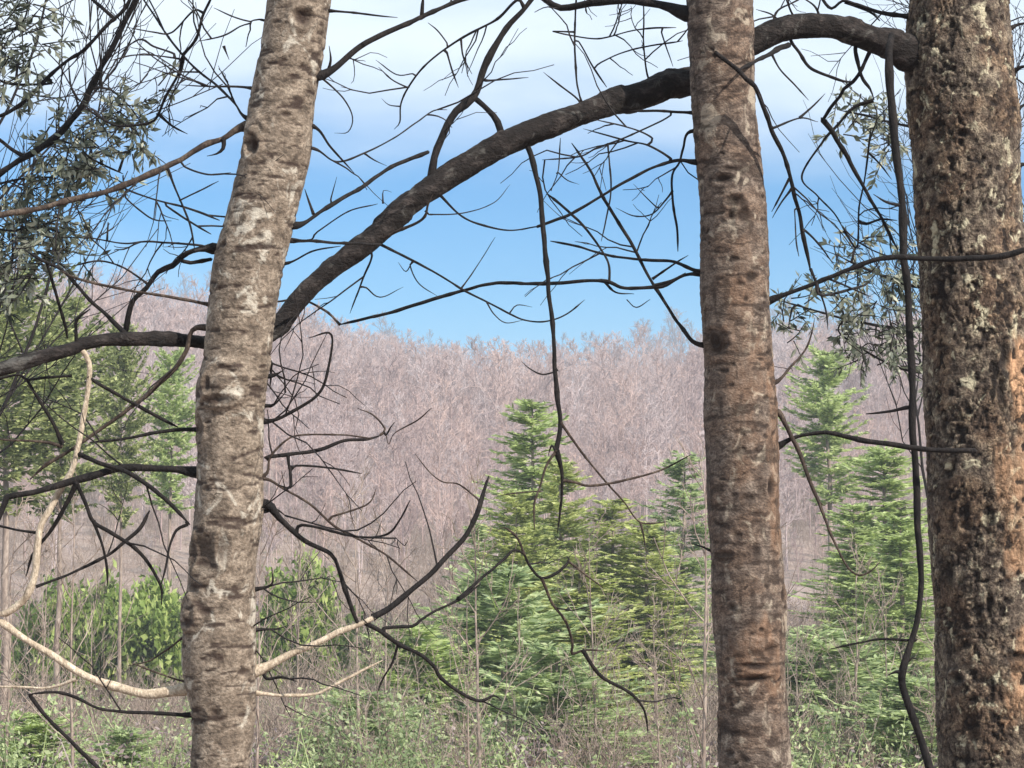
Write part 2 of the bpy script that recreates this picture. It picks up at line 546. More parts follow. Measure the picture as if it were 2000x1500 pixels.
ok = rng.uniform(0, 1, len(xs)) < sstep(.30, .55, dens) * .8 + .25
xs, ys = xs[ok], ys[ok]
scatter('hillside_wood', far_meshes, np.stack([xs, ys, height(xs, ys) - .1], -1), rng.uniform(.35, 1.15, len(xs)) * np.interp(ys, [94, 200, 300, 350, 386], [.42, 1, .9, .6, .35]),
        'mass of leafless mauve grey woodland covering the far hillside', 'woodland')
def leafy(seed, mat, nl, L, h=(.5, 1.1), ns=9, spread=.4):
    rng = np.random.default_rng(seed)
    mb, ends = MB(), []
    for q in range(ns):
        az = rng.uniform(0, 6.28); tl = rng.uniform(.1, 1.0); H = rng.uniform(*h)
        P = np.array([np.array([math.cos(az) * math.sin(tl) * H * t, math.sin(az) * math.sin(tl) * H * t, H * math.cos(tl) * t + .1 * math.sin(3 * t) - .05]) + rng.normal(0, .02, 3) for t in np.linspace(0, 1, 5)])
        P[:, :2] += rng.normal(0, spread, 2)
        ends.append(P)
        mb.tube(P, np.linspace(.008, .003, 5), 3, False)
    C = []
    for k in range(nl):
        P = ends[rng.integers(len(ends))]; t = rng.uniform(.1, 1) * 4; i = min(int(t), 3)
        C.append(P[i] + (P[i + 1] - P[i]) * (t - i) + rng.normal(0, .07, 3))
    C = np.array(C)
    D = rng.normal(0, 1, (nl, 3)); D /= np.linalg.norm(D, axis=1)[:, None]
    U = np.cross(D, rng.normal(0, 1, (nl, 3))); U /= np.linalg.norm(U, axis=1)[:, None]
    ll = rng.uniform(*L, nl)
    mb.blades(C, D, U, ll, ll * .5)
    return mb.mesh('leafy_brush', mat, smooth=False)
M['dryleaf'] = leafmat('dry_tan_leaves', (.08, .05, .035), (.26, .185, .14), (.46, .36, .28), .35, 2)
M['greyleaf'] = leafmat('mauve_dead_leaves', (.09, .065, .06), (.23, .175, .17), (.40, .33, .32), .3, 2)
xs, ys = wood_points(rng, 2300, 46, 150)
xn, yn = wood_points(rng, 760, 23, 46)
xs, ys = np.concatenate([xs, xn]), np.concatenate([ys, yn])
scatter('undergrowth', brush_meshes, np.stack([xs, ys, height(xs, ys) - .05], -1), rng.uniform(.35, 1.0, len(xs)),
        'tangled leafless brush and saplings covering the valley floor', 'undergrowth')
dry = [leafy(400 + k, M['dryleaf' if k % 2 else 'greyleaf'], 420, (.03, .07)) for k in range(4)]
xs, ys = wood_points(rng, 2500, 20, 85)
xq, yq = wood_points(rng, 60, 22, 32)
xs, ys = np.concatenate([xs, xq]), np.concatenate([ys, yq])
scatter('dead_leaf_brush', dry, np.stack([xs, ys, height(xs, ys) - .03], -1), rng.uniform(.5, 1.4, len(xs)),
        'low brush holding dry tan and mauve dead leaves', 'brush')
grn = [leafy(420 + k, M['needle_blue' if k % 2 else 'needle'], 620, (.035, .09), (.7, 1.7), 12, .45) for k in range(4)]
px_ = rng.uniform(-200, 2200, 3600)
ys = np.sqrt(rng.uniform(20 ** 2, 66 ** 2, 3600))
pn = fbm(np.stack([px_ * .006, ys * .12, ys * 0], -1), 3, 17)
keep = pn > np.where((px_ > 720) & (px_ < 1400) | (px_ > 1540), .50, .54)
px_, ys = px_[keep], ys[keep]
xs = (px_ - 1000) / F * ys
scatter('green_ground_cover', grn, np.stack([xs, ys, height(xs, ys) - .03], -1), rng.uniform(.4, 1.1, len(xs)),
        'patches of low green seedlings and leaves among the dead brush', 'ground cover')

# ------------------------------------------------------------------ young conifers
def conifer(seed, H, Rb, n_wh=34, per=6, blade=(.16, .30), wid=.045, droop=.25, mat='needle', cb=.03, pw=.8):
    rng = np.random.default_rng(seed)
    tm = MB()
    tp = np.array([[rng.normal(0, .012 * H * .3) if k else 0, rng.normal(0, .012 * H * .3) if k else 0, H * k / 8 - (.3 if k == 0 else 0)] for k in range(9)])
    tm.tube(tp, np.linspace(.011 * H + .02, .008, 9), 8)
    cm = MB()
    for w in range(n_wh):
        t0 = cb + (1 - cb) * (w + .2) / n_wh
        gap = 1.0 if rng.random() > .1 else .55
        for b in range(per):
            if rng.random() < .10: continue
            t = min(.985, max(.0, t0 + rng.uniform(-1.6, 1.6) / n_wh))
            az = rng.uniform(0, 2 * np.pi)
            L = (Rb * (1 - t) ** pw * min(1.0, (.35 + (t - cb) * 5) if cb > .1 else 1.0) + .10) * rng.uniform(.45, 1.25) * gap
            i = min(int(t * 8), 7); f = t * 8 - i
            base = tp[i] * (1 - f) + tp[i + 1] * f
            h = np.array([math.cos(az), math.sin(az), 0])
            ns = 7
            s = np.linspace(0, 1, ns)
            rise = .45 * t * t + rng.uniform(-.12, .30)
            P = base + h * (s * L)[:, None] + np.array([0, 0, 1.0]) * (s * L * rise - s ** 2 * L * droop * 1.2 + s ** 3 * L * .30)[:, None]
            P[1:] += rng.normal(0, .012 * L, (ns - 1, 3))
            cm.tube(P, np.linspace(.012, .003, ns), 3, False)
            nb = int(14 + L * 56)
            tt = np.sort(rng.uniform(.12, 1.0, nb))
            idx = np.clip((tt * (ns - 1)).astype(int), 0, ns - 2)
            ff = (tt * (ns - 1) - idx)[:, None]
            C = P[idx] * (1 - ff) + P[idx + 1] * ff
            T = P[idx + 1] - P[idx]; T /= np.linalg.norm(T, axis=1)[:, None]
            side = np.cross(T, [0, 0, 1.0]); side /= np.linalg.norm(side, axis=1)[:, None]
            sg = np.where(np.arange(nb) % 2 == 0, 1, -1)[:, None]
            D = T * rng.uniform(.45, .95, (nb, 1)) + side * sg * rng.uniform(.35, .9, (nb, 1)) + rng.normal(0, .16, (nb, 3)) + np.array([0, 0, -.12])
            D /= np.linalg.norm(D, axis=1)[:, None]
            U = np.cross(D, [0, 0, 1.0]) + rng.normal(0, .8, (nb, 3)); U /= np.linalg.norm(U, axis=1)[:, None]
            cm.blades(C, D, U, rng.uniform(*blade, nb) * (1.15 - .5 * tt), rng.uniform(.7, 1.3, nb) * wid)
    return tm.mesh('trunk', M['brush']), cm.mesh('crown', M[mat], smooth=False)

def place_conifer(key, px, py_top, d, H, label, rz=0, name='hemlock_tree', sc=(1, 1, 1), group='young evergreens in the valley'):
    """tree whose tip shows at (px, py_top) at distance d; height grows until it meets the ground"""
    p = at(px, py_top, d)
    z = gz(p[0], p[1])
    s = max(.22, (p[2] - z) / CH[key])
    r = thing(name, label, 'tree', (p[0], p[1], z), group, rz, (s * sc[0], s * sc[1], s))
    obj('trunk', CT[key][0], r); obj('crown', CT[key][1], r)
    return r
CT, CH = {}, {}
for key, args in {'a': (1, 6.0, 1.25, 60, 8, (.09, .20), .040, .34, 'needle', .62),
                  'b': (2, 6.0, 1.5, 52, 8, (.09, .21), .040, .30, 'needle_yellow', .65),
                  'c': (3, 6.0, 1.5, 50, 7, (.10, .21), .042, .36, 'needle_blue', .65),
                  'd': (4, 6.0, 2.3, 36, 8, (.10, .22), .045, .3, 'olive', .42, .56),
                  'g': (9, 6.0, 2.0, 32, 7, (.10, .22), .045, .3, 'needle', .55, .56),
                  'e': (6, 2.4, 1.0, 28, 8, (.08, .18), .035, .2, 'needle', .55),
                  'f': (8, 2.4, 1.1, 28, 8, (.08, .18), .035, .2, 'needle_blue', .55)}.items():
    CT[key] = conifer(args[0], args[1], args[2], *args[3:5], args[5], args[6], args[7], args[8], pw=args[9], cb=(args[10] if len(args) > 10 else .03)); CH[key] = args[1]

def pc(k, x, y, d, label, rz, sc): place_conifer(k, x, y, d, 0, label, rz, sc=(sc * .82, sc * .82, 1))
pc('a', 1042, 785, 44, 'tall pointed green hemlock in the middle of the view between the two smooth trunks', .3, 1.6)
pc('b', 1195, 975, 41, 'shorter yellow green evergreen just right of the tall central hemlock', 1.2, 1.9)
pc('c', 1335, 885, 46, 'bluish green evergreen half hidden behind the left side of the middle trunk', 2.2, 1.6)
pc('b', 1265, 1020, 40, 'yellow green evergreen close to the left edge of the middle trunk', 3.9, 2.0)
pc('b', 1095, 900, 42, 'yellow green evergreen overlapping the right flank of the tall central hemlock', 5.1, 1.5)
pc('b', 1010, 960, 39, 'yellow green evergreen in front of the tall central hemlock, its tip near the forked twig', 4.4, 1.6)
pc('c', 935, 1020, 41, 'bluish evergreen on the left flank of the tall central hemlock', .4, 1.5)
pc('b', 1130, 1080, 34, 'low yellow green evergreen with drooping boughs in front of the central hemlock', 2.7, 2.4)
pc('f', 985, 1120, 32, 'low bluish evergreen at the foot of the central hemlock', 3.3, 1.9)
pc('f', 1090, 1270, 27, 'low pale evergreen in front of the drooping yellow green ones', 2.3, 2.3)
pc('e', 815, 1235, 31, 'small green hemlock low in the picture between left trunk and central hemlock', 1.9, 2.0)
pc('f', 700, 1360, 26, 'low grey green evergreen at the bottom edge right of the leaning trunk', 4.4, 2.4)
pc('g', 1618, 690, 60, 'dark green evergreen tip highest up between the middle trunk and the thick right trunk', .9, 1.15)
pc('a', 1725, 875, 44, 'bright green evergreen beside the dark hanging vine and the thick right trunk', 4.1, 2.1)
pc('a', 1665, 985, 40, 'green evergreen between the middle trunk and the vine, left of a taller one', 3.1, 1.9)
pc('a', 1760, 1010, 37, 'green evergreen directly behind the dark vine at half height', 5.9, 1.9)
pc('f', 1600, 1240, 29, 'low pale green evergreen at the bottom just right of the middle trunk', .2, 2.4)
pc('f', 1790, 1330, 25, 'small pale green evergreen at the bottom right behind the foot of the vine', 1.2, 2.4)
pc('d', 20, 535, 38, 'big olive green evergreen at the far left edge behind the pale bent branch', 1.0, .95)
pc('d', 120, 600, 42, 'olive green evergreen second from the left edge, behind the pale bent branch', 3.7, .72)
pc('d', 240, 650, 47, 'olive evergreen left of the leaning trunk, right of the biggest left ones', 2.0, .5)
pc('g', 335, 690, 56, 'pale bluish green evergreen peeping out just left of the leaning trunk', 2.9, .8)
pc('e', 60, 1400, 24, 'small green evergreen in the bottom left corner', .2, 2.4)
pc('f', 250, 1430, 23, 'small pale evergreen at the bottom edge left of the leaning trunk', 2.2, 2.4)

# ---- leafy shrubs
def shrub_mesh(seed, Rx, Rz, n=2600, L=(.06, .13), mat='bush'):
    rng = np.random.default_rng(seed)
    sm, lm = MB(), MB()
    ends = []
    for s in range(26):
        az = rng.uniform(0, 6.28); tilt = rng.uniform(.05, 1.1)
        d = np.array([math.cos(az) * math.sin(tilt) * Rx, math.sin(az) * math.sin(tilt) * Rx, math.cos(tilt) * Rz])
        P = np.array([d * t + rng.normal(0, .03, 3) * (t > 0) + np.array([0, 0, .15 * math.sin(t * 3)]) for t in np.linspace(0, rng.uniform(.8, 1.1), 6)])
        sm.tube(P, np.linspace(.014, .004, 6), 4)
        ends.append(P)
        for q in range(5):
            b = sprout(rng, P, rng.uniform(.3, 1), rng.uniform(.4, .9), Rx * .35, 3, .1, .2)
            sm.tube(b, np.linspace(.005, .002, len(b)), 3, False); ends.append(b)
    C = []
    for k in range(n):
        P = ends[rng.integers(len(ends))]
        t = rng.uniform(.35, 1) * (len(P) - 1); i = min(int(t), len(P) - 2)
        C.append(P[i] + (P[i + 1] - P[i]) * (t - i) + rng.normal(0, .06, 3))
    C = np.array(C)
    D = rng.normal(0, 1, (n, 3)); D /= np.linalg.norm(D, axis=1)[:, None]
    U = np.cross(D, rng.normal(0, 1, (n, 3))); U /= np.linalg.norm(U, axis=1)[:, None]
    ll = rng.uniform(*L, n)
    lm.blades(C, D, U, ll, ll * .5)
    return sm.mesh('stems', M['brush']), lm.mesh('foliage', M[mat], smooth=False)
SH = [shrub_mesh(11, 1.0, .95, 12000, (.06, .12)), shrub_mesh(12, 1.1, .8, 11000, (.06, .12)), shrub_mesh(13, .9, 1.1, 12000, (.06, .12))]
def place_shrub(k, px, py_bot, d, size, label, rz=0, hz_=1.0):
    p = at(px, py_bot, d)
    z = gz(p[0], p[1])
    r = thing('evergreen_shrub', label, 'shrub', (p[0], p[1], z), 'leafy green shrubs in the valley', rz, (size, size, size * hz_))
    obj('stems', SH[k][0], r); obj('foliage', SH[k][1], r)
place_shrub(0, 285, 1310, 50, 1.8, 'yellow green leafy shrub touching the left side of the leaning trunk', .4, 1.6)
place_shrub(1, 135, 1310, 50, 1.75, 'green leafy shrub at left behind the pale curved branch', 1.4, 1.75)
place_shrub(2, 595, 1300, 48, 1.75, 'bright green leafy shrub just right of the leaning trunk', 2.4, 1.65)
place_shrub(1, 725, 1300, 46, 1.3, 'small leafy shrub below the fork of the long rising branch', 3.4, 1.1)
place_shrub(0, 30, 1340, 50, 1.1, 'yellow green leafy shrub at the left edge below the pale curved branch', 2.2, 1.1)
place_shrub(2, 1250, 1330, 40, 1.3, 'yellow green leafy shrub between the central hemlock and the middle trunk', 1.1, 1.3)
place_shrub(0, 1100, 1350, 38, 1.1, 'low leafy shrub in front of the central hemlock', 4.1, 1.2)
place_shrub(1, 1620, 1340, 38, 1.1, 'pale green leafy shrub low between the middle trunk and the vine', 5.1, 1.2)

# ------------------------------------------------------------------ the three near trees
def knot_field(P, knots, amp):
    disp = np.zeros(len(P)); dark = np.zeros(len(P))
    for (c, rx, rz, depth, dk) in knots:
        d = P - c
        q = np.sqrt((d[:, 0] / rx) ** 2 + (d[:, 1] / rx) ** 2 + (d[:, 2] / rz) ** 2)
        disp += depth * np.exp(-q ** 2 * 1.6)
        disp += abs(depth) * .6 * np.exp(-((q - 1.25) / .35) ** 2)
        dark = np.maximum(dark, dk * np.exp(-(q * 1.15) ** 4))
    return disp, dark

BARE_SUNLIT = {'plates': [(1992, 760, 55, 110, .95), (1975, 960, 60, 150, .55), (1985, 1330, 50, 120, .6)], 'flaky': [(1478, 1270, 46, 70, .35), (1512, 860, 22, 200, .35), (1440, 700, 40, 200, .2)]}  # orange patches: bare bark, plus sunlight on the right sides put into the colour
def big_trunk(keys, d, mat, style, knots=(), up=7.0, sides=200, step=.0042, seed=0):
    """keys: (y_px, centre_px, width_px); returns mesh data of a displaced trunk in world space"""
    keys = sorted(keys)
    pts = []
    for (y, c, w) in keys:
        p = at(c, y, d); pts.append((p[0], p[1], p[2], w / 2 / F * d))
    pts = pts[::-1]                                   # bottom first
    p0, p1 = np.array(pts[0]), np.array(pts[1])
    slope = (p0 - p1) / (p0[2] - p1[2])
    zg = gz(p0[0], p0[1]) - .3
    low = []
    for t in (1.0, .82, .6, .35, .12):
        z = p0[2] + (zg - p0[2]) * t
        q = p0 + slope * (z - p0[2]) * .5; q[2] = z
        q[3] = p0[3] * (1 + .75 * t ** 4)
        low.append(q)
    pe, pf = np.array(pts[-1]), np.array(pts[-3])
    sl = (pe - pf) / (pe[2] - pf[2])
    high = []
    for t in (.06, .3, .55, .8, 1.0):
        z = pe[2] + up * t
        q = pe + sl * (z - pe[2]) * (1 - .5 * t); q[2] = z
        q[3] = pe[3] * (1 - .8 * t)
        high.append(q)
    base = np.array([*at(keys[-1][1], 1500, d)[:2], zg + .3])
    path_in = spline(np.array(pts), step)
    path_lo = spline(np.array(low + [p0]), .03)[:-1]
    path_hi = spline(np.array([pe] + high), .05)[1:]
    S = np.vstack([path_lo, path_in, path_hi])
    P, rad = S[:, :3], S[:, 3]
    a = np.arange(sides) / sides * 2 * np.pi
    ring = np.stack([np.cos(a), np.sin(a), 0 * a], -1)
    V = (P[:, None, :] + rad[:, None, None] * ring[None]).reshape(-1, 3)
    Nn = np.tile(ring, (len(P), 1))
    rel = V - base
    disp = (fbm(rel * [6, 6, 3], 3, seed) - .5) * (.016 if style == 'smooth' else .022)
    pit = np.zeros(len(V))
    if style == 'smooth':
        disp += (fbm(rel * [30, 30, 55], 3, seed + 3) - .5) * .003
        n = fbm(rel * [20, 20, 95], 3, seed + 9)
        c = sstep(.60, .70, n)
        disp -= c * .0025; pit = c * .9
        b1, b2 = worley(rel * [12, 12, 34] + (fbm(rel * 9, 2, seed + 60) * 3)[:, None], seed)
        keep = hash3(np.floor(rel[:, 0] * 9), np.floor(rel[:, 1] * 9), np.floor(rel[:, 2] * 9), seed) > .0
        s = sstep(.17, .10, b1)
        disp -= s * .003; pit = np.maximum(pit, s * .9)
    elif style == 'flaky':
        n = fbm(rel * [20, 20, 78], 4, seed + 3)
        disp += (n - .5) * .006
        c = sstep(.585, .66, n) * 0 + sstep(.42, .36, n)
        pit = c * .7
        b1, b2 = worley(rel * [11, 11, 27] + (fbm(rel * 9, 2, seed + 60) * 3)[:, None], seed)
        s = sstep(.20, .12, b1)
        disp -= s * .003; pit = np.maximum(pit, s * .85)
        d2 = fbm(rel * [60, 60, 10], 2, seed + 21)
        pit = np.maximum(pit, sstep(.66, .74, d2) * .5)
    else:                                              # scaly plates split by dark holes and cracks
        warp = np.stack([fbm(rel * 14, 3, seed + 31), fbm(rel * 14 + 5, 3, seed + 32), fbm(rel * 14 + 9, 3, seed + 33)], -1) - .5
        q = rel * [44, 44, 26] + warp * 5
        b1, b2 = worley(q, seed)
        edge = b2 - b1
        crack = sstep(.20, .05, edge)
        m = sstep(.40, .56, fbm(rel * 17, 3, seed + 44))
        disp += (.0045 * (1 - crack * m) - .003) + (fbm(rel * [70, 70, 60], 4, seed + 5) - .5) * .009
        h = sstep(.60, .68, fbm(rel * [46, 46, 40], 3, seed + 50))
        disp -= h * .0045
        pit = np.maximum(crack * m * .75, h * .95)
    ks = []
    knots = [(a_, b_, c_ * 1.3, e_ * 1.3, f_ * .9, g_) for a_, b_, c_, e_, f_, g_ in knots]
    for (kx, ky, rx, rz, dep, dk) in knots:
        c = at(kx, ky, d)
        # drop onto the front surface
        j = np.argmin(np.abs(P[:, 2] - c[2]))
        off = np.clip((c[0] - P[j, 0]) / rad[j], -.98, .98)
        c = np.array([c[0], P[j, 1] - rad[j] * math.sqrt(1 - off * off), c[2]])
        ks.append((c, rx / F * d, rz / F * d, dep, dk))
    kd, kk = knot_field(V, ks, 1)
    disp = disp + kd
    pit = np.maximum(pit, kk)
    V = V + Nn * disp[:, None]
    n = len(P)
    i = np.arange(n - 1)[:, None] * sides; j = np.arange(sides)[None, :]; j2 = (j + 1) % sides
    Fq = np.stack([i + j, i + j2, i + sides + j2, i + sides + j], -1).reshape(-1, 4)
    bare = np.zeros(len(V))  # mask for exposed bark and painted sunlit orange
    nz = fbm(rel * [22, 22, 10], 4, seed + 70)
    for (bx, by, brx, brz, amt) in BARE_SUNLIT.get(style, ()):
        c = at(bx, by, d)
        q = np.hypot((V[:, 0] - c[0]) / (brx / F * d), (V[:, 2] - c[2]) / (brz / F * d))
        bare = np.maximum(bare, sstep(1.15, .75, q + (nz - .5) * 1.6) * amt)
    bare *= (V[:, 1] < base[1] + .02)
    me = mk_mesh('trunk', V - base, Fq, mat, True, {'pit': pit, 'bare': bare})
    samples = [(c, y, d, w / 2) for (y, c, w) in keys]
    # dense pixel samples for attaching branches
    ks_ = np.array([(c, y, w / 2) for (y, c, w) in keys], float)
    yy = np.arange(0, 1500, 8)
    samp = [(np.interp(v, ks_[:, 1], ks_[:, 0]), v, d, np.interp(v, ks_[:, 1], ks_[:, 2])) for v in yy]
    return me, base, samp, P, rad

class Tree:
    def __init__(s, root, base, samp, d):
        s.root, s.base, s.d = root, np.asarray(base), d
        s.samp = [(None, np.array(samp))]              # (branch object, (x, y, d, r) samples)
TR = {}
rngb = np.random.default_rng(55)

def nearest(tree, x, y, only_parts=False):
    best = None
    for o, S in tree.samp:
        dd = np.hypot(S[:, 0] - x, S[:, 1] - y) - S[:, 3]
        k = int(np.argmin(dd))
        if best is None or dd[k] < best[0]: best = (dd[k], o, S[k])
    return best

def branch(tk, w0, w1, pts, mat='dark', dz=None, d=None, name=None, twigs=0.0, sub=False, join=True, sides=None, tip=True):
    """a traced branch: photo pixels and widths, at the depth of what it grows from"""
    T = TR[tk]
    pts = [tuple(map(float, p)) for p in pts]
    a, b = nearest(T, *pts[0]), nearest(T, *pts[-1])
    if d is None and b[0] < a[0] - 4:
        pts = pts[::-1]; w0, w1 = w1, w0; a = b
    xs = np.array(pts)
    seg = np.concatenate([[0], np.cumsum(np.hypot(*np.diff(xs, axis=0).T))])
    s = seg / seg[-1]
    wd = (w0 + (w1 - w0) * s) * (.88 if w0 < 13 else 1.0)
    if d is None:
        d0 = a[2][2]
        if dz is None: dz = rngb.uniform(-.35, .35) * min(1.0, seg[-1] / 700)
        dd = d0 + dz * s
        rows = [(x, y, q, w / 2) for (x, y), q, w in zip(pts, dd, wd)]
        if join and np.hypot(a[2][0] - pts[0][0], a[2][1] - pts[0][1]) > 3:
            rows = [(a[2][0], a[2][1] + (6 if a[1] is None and a[2][3] > 50 else 0), d0, w0 / 2)] + rows
    else:
        dd = np.interp(s, np.linspace(0, 1, len(d)), d)
        rows = [(x, y, q, w / 2) for (x, y), q, w in zip(pts, dd, wd)]
    rows = np.array(rows)
    W = np.array([[*at(x, y, q), r / F * q] for x, y, q, r in rows])
    r_ = W[:, 3]
    step = max(.008, min(.03, r_.mean() * 2.2))
    S = spline(W, step)
    n = len(S)
    # irregular run and thickness
    ph = rngb.uniform(0, 50)
    k = np.arange(n) * step
    wob = np.stack([fbm(np.stack([k * 9 + ph, k * 0 + j * 7.7, k * 0], -1), 3, 3) - .5 for j in range(3)], -1)
    S[:, :3] += wob * np.clip(S[:, 3] * 2.2, .006, .016)[:, None] * sstep(0, .05, k)[:, None]
    S[:, 3] *= 1 + .5 * (fbm(np.stack([k * 22 + ph, k * 0 + 3, k * 0], -1), 2, 9) - .5)
    nodes = np.zeros(n)
    for q in np.arange(rngb.uniform(.03, .1), k[-1], .11):
        c = q + rngb.uniform(-.03, .03)
        nodes += np.exp(-((k - c) / (S[:, 3].mean() * 1.3 + .002)) ** 2) * rngb.uniform(.05, .30)
    S[:, 3] *= 1 + nodes
    if d is None and a[1] is None and a[2][3] > 30:
        out_ = k - a[2][3] / F * a[2][2]
        S[:, 3] *= 1 + .7 * np.exp(-np.maximum(out_, 0) / (w0 / 2 / F * a[2][2] * 2.2))
    elif d is None:
        S[:, 3] *= 1 + .45 * np.exp(-k / (w0 / F * a[2][2] * 1.5 + .004))
    S[:, 3] = np.maximum(S[:, 3], .0011)
    if tip:
        S[-4:, 3] *= np.linspace(.9, .35, 4)[: min(4, n)][-len(S[-4:]):]
    mb = MB()
    mb.tube(S[:, :3], S[:, 3], sides or (8 if r_.mean() < .008 else 12))
    if name is None: name = 'branch' if max(w0, w1) >= 6 else 'twig'
    par_branch = a[1] if (d is None and a[1] is not None) else None
    is_sub = par_branch is not None and par_branch.parent == T.root and (sub or name == 'twig')
    parent = par_branch if is_sub else T.root
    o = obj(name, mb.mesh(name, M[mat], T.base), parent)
    # samples for later attachments
    cnt = max(2, int(seg[-1] / 8))
    sx = np.interp(np.linspace(0, 1, cnt), s, xs[:, 0]); sy = np.interp(np.linspace(0, 1, cnt), s, xs[:, 1])
    sd = np.interp(np.linspace(0, 1, cnt), s, dd); sw = np.interp(np.linspace(0, 1, cnt), s, wd / 2)
    T.samp.append((o, np.stack([sx, sy, sd, sw], -1)))
    if twigs == 0 and tk == 'L' and mat != 'pale' and np.mean(xs[:, 1]) > 640: twigs = .22
    if twigs > 0:
        L = len(S) * step
        tm = MB(); c = 0
        for q in range(int(L * twigs * 15)):
            t = rngb.uniform(.15, .99)
            b1 = sprout(rngb, S[:, :3], t, rngb.uniform(.5, 1.1), rngb.uniform(.08, .34), 6, -.02, .16)
            tm.tube(b1, np.linspace(.0024, .0010, len(b1)), 4, False)
            for z in range(rngb.integers(0, 4)):
                b2 = sprout(rngb, b1, rngb.uniform(.2, .9), rngb.uniform(.4, .9), rngb.uniform(.04, .14), 4, 0, .16)
                tm.tube(b2, np.linspace(.0016, .0008, len(b2)), 3, False)
            c += 1
        if c:
            par = o if o.parent == T.root else T.root
            obj('fine_twigs', tm.mesh('fine_twigs', M['twig'], T.base), par, kind='stuff')
    return o

D_L, D_M, D_R = 5.0, 5.5, 5.85
LK = [(0, 585, 126), (100, 571, 128), (200, 553, 130), (300, 540, 137), (400, 516, 138), (500, 489, 142), (600, 473, 135),
      (700, 462, 134), (760, 452, 141), (820, 450, 134), (900, 450, 131), (1000, 448, 136), (1100, 436, 130), (1200, 430, 138),
      (1300, 428, 140), (1400, 436, 118), (1500, 428, 114)]
MK = [(0, 1403, 130), (100, 1408, 129), (200, 1413, 125), (300, 1421, 128), (400, 1430, 130), (500, 1434, 134), (600, 1436, 133),
      (700, 1443, 135), (800, 1447, 140), (900, 1449, 140), (1000, 1451, 138), (1100, 1459, 137), (1200, 1465, 144), (1300, 1466, 140),
      (1400, 1471, 143), (1500, 1476, 143)]
RK = [(0, 1875, 192), (100, 1872, 205), (200, 1877, 210), (300, 1885, 204), (400, 1890, 204), (500, 1899, 208), (600, 1906, 212),
      (700, 1912, 217), (900, 1920, 223), (1000, 1923, 224), (1100, 1931, 227), (1200, 1939, 228), (1300, 1945, 233), (1500, 1958, 238)]
# knots: x, y, rx, rz (px), depth (+ bulge, - hollow), darkness
LKN = [(598, 48, 16, 13, -.012, .9), (548, 55, 9, 4, -.004, .7), (500, 292, 11, 16, -.014, 1), (502, 260, 14, 14, .010, 0), (565, 234, 11, 5, -.006, .9),
       (445, 752, 26, 24, .022, 0), (436, 785, 24, 8, -.010, .85), (416, 752, 6, 12, -.006, .8), (392, 835, 12, 22, -.008, .5), (408, 1080, 22, 30, -.012, .7), (445, 1070, 10, 26, -.008, .6),
       (385, 1080, 7, 24, -.006, .8), (412, 1192, 12, 5, -.006, .9), (375, 1195, 16, 20, .016, 0), (480, 1308, 14, 6, -.006, .85), (448, 1015, 9, 6, -.004, .9),
       (412, 955, 8, 5, -.004, .8), (430, 1385, 10, 7, -.005, .8), (380, 1400, 9, 6, -.005, .8), (398, 1395, 12, 14, -.005, .3), (560, 130, 7, 5, -.003, .8), (516, 470, 7, 5, -.004, .8),
       (444, 483, 7, 6, -.004, .8), (513, 443, 7, 4, -.004, .8), (430, 650, 10, 4, -.003, .8), (485, 655, 9, 3, -.003, .8), (425, 560, 9, 5, -.003, .6),
       (462, 1250, 20, 26, .006, 0), (388, 1150, 10, 7, -.004, .7), (520, 710, 14, 30, .008, 0)]
MKN = [(1407, 358, 16, 8, -.008, .95), (1420, 340, 14, 5, -.006, .8), (1428, 402, 14, 10, -.010, .9), (1442, 428, 9, 14, -.008, .9), (1425, 432, 10, 6, -.006, .8),
       (1392, 672, 20, 21, -.012, .95), (1392, 668, 8, 9, .012, 0), (1460, 548, 12, 9, -.007, .95), (1468, 530, 12, 4, -.004, .8), (1420, 545, 14, 3, -.003, .6), (1480, 605, 10, 8, .008, .7),
       (1496, 952, 8, 16, -.009, 1), (1476, 960, 8, 18, -.004, .6), (1456, 972, 12, 7, -.005, .7), (1470, 1296, 24, 6, -.007, 1), (1470, 1320, 30, 6, -.007, 1), (1472, 1307, 26, 5, .006, 0),
       (1402, 1435, 8, 30, -.008, .9), (1410, 1080, 16, 5, -.005, .8), (1468, 1075, 7, 13, -.005, .8), (1526, 1160, 8, 14, -.006, .9), (1432, 1045, 8, 8, -.004, .6), (1500, 1265, 12, 12, -.006, .7), (1478, 1225, 5, 4, -.004, .9),
       (1512, 788, 8, 8, -.005, .8), (1490, 780, 8, 5, -.004, .8), (1420, 1465, 8, 6, -.005, .8), (1445, 1475, 9, 7, -.005, .8), (1515, 1490, 9, 6, -.005, .8), (1424, 1182, 8, 6, -.004, .8)]
RKN = [(1858, 278, 9, 6, -.01, 1), (1815, 1320, 10, 7, -.01, .9), (1855, 1318, 12, 9, -.012, 1), (1935, 235, 34, 40, .010, 0), (1990, 810, 46, 140, .012, 0),
       (1936, 700, 8, 26, -.012, 1), (1928, 775, 7, 34, -.01, .9), (1868, 1025, 10, 10, -.008, .8), (1905, 1010, 8, 40, -.006, .7), (1840, 1120, 10, 30, -.008, .8),
       (1908, 1180, 6, 24, -.008, .9), (1960, 1275, 24, 8, -.01, .9), (1975, 1310, 24, 22, .010, 0), (1880, 1410, 9, 26, -.008, .8), (1822, 680, 16, 5, -.008, .9), (1790, 1320, 8, 12, .01, 0)]

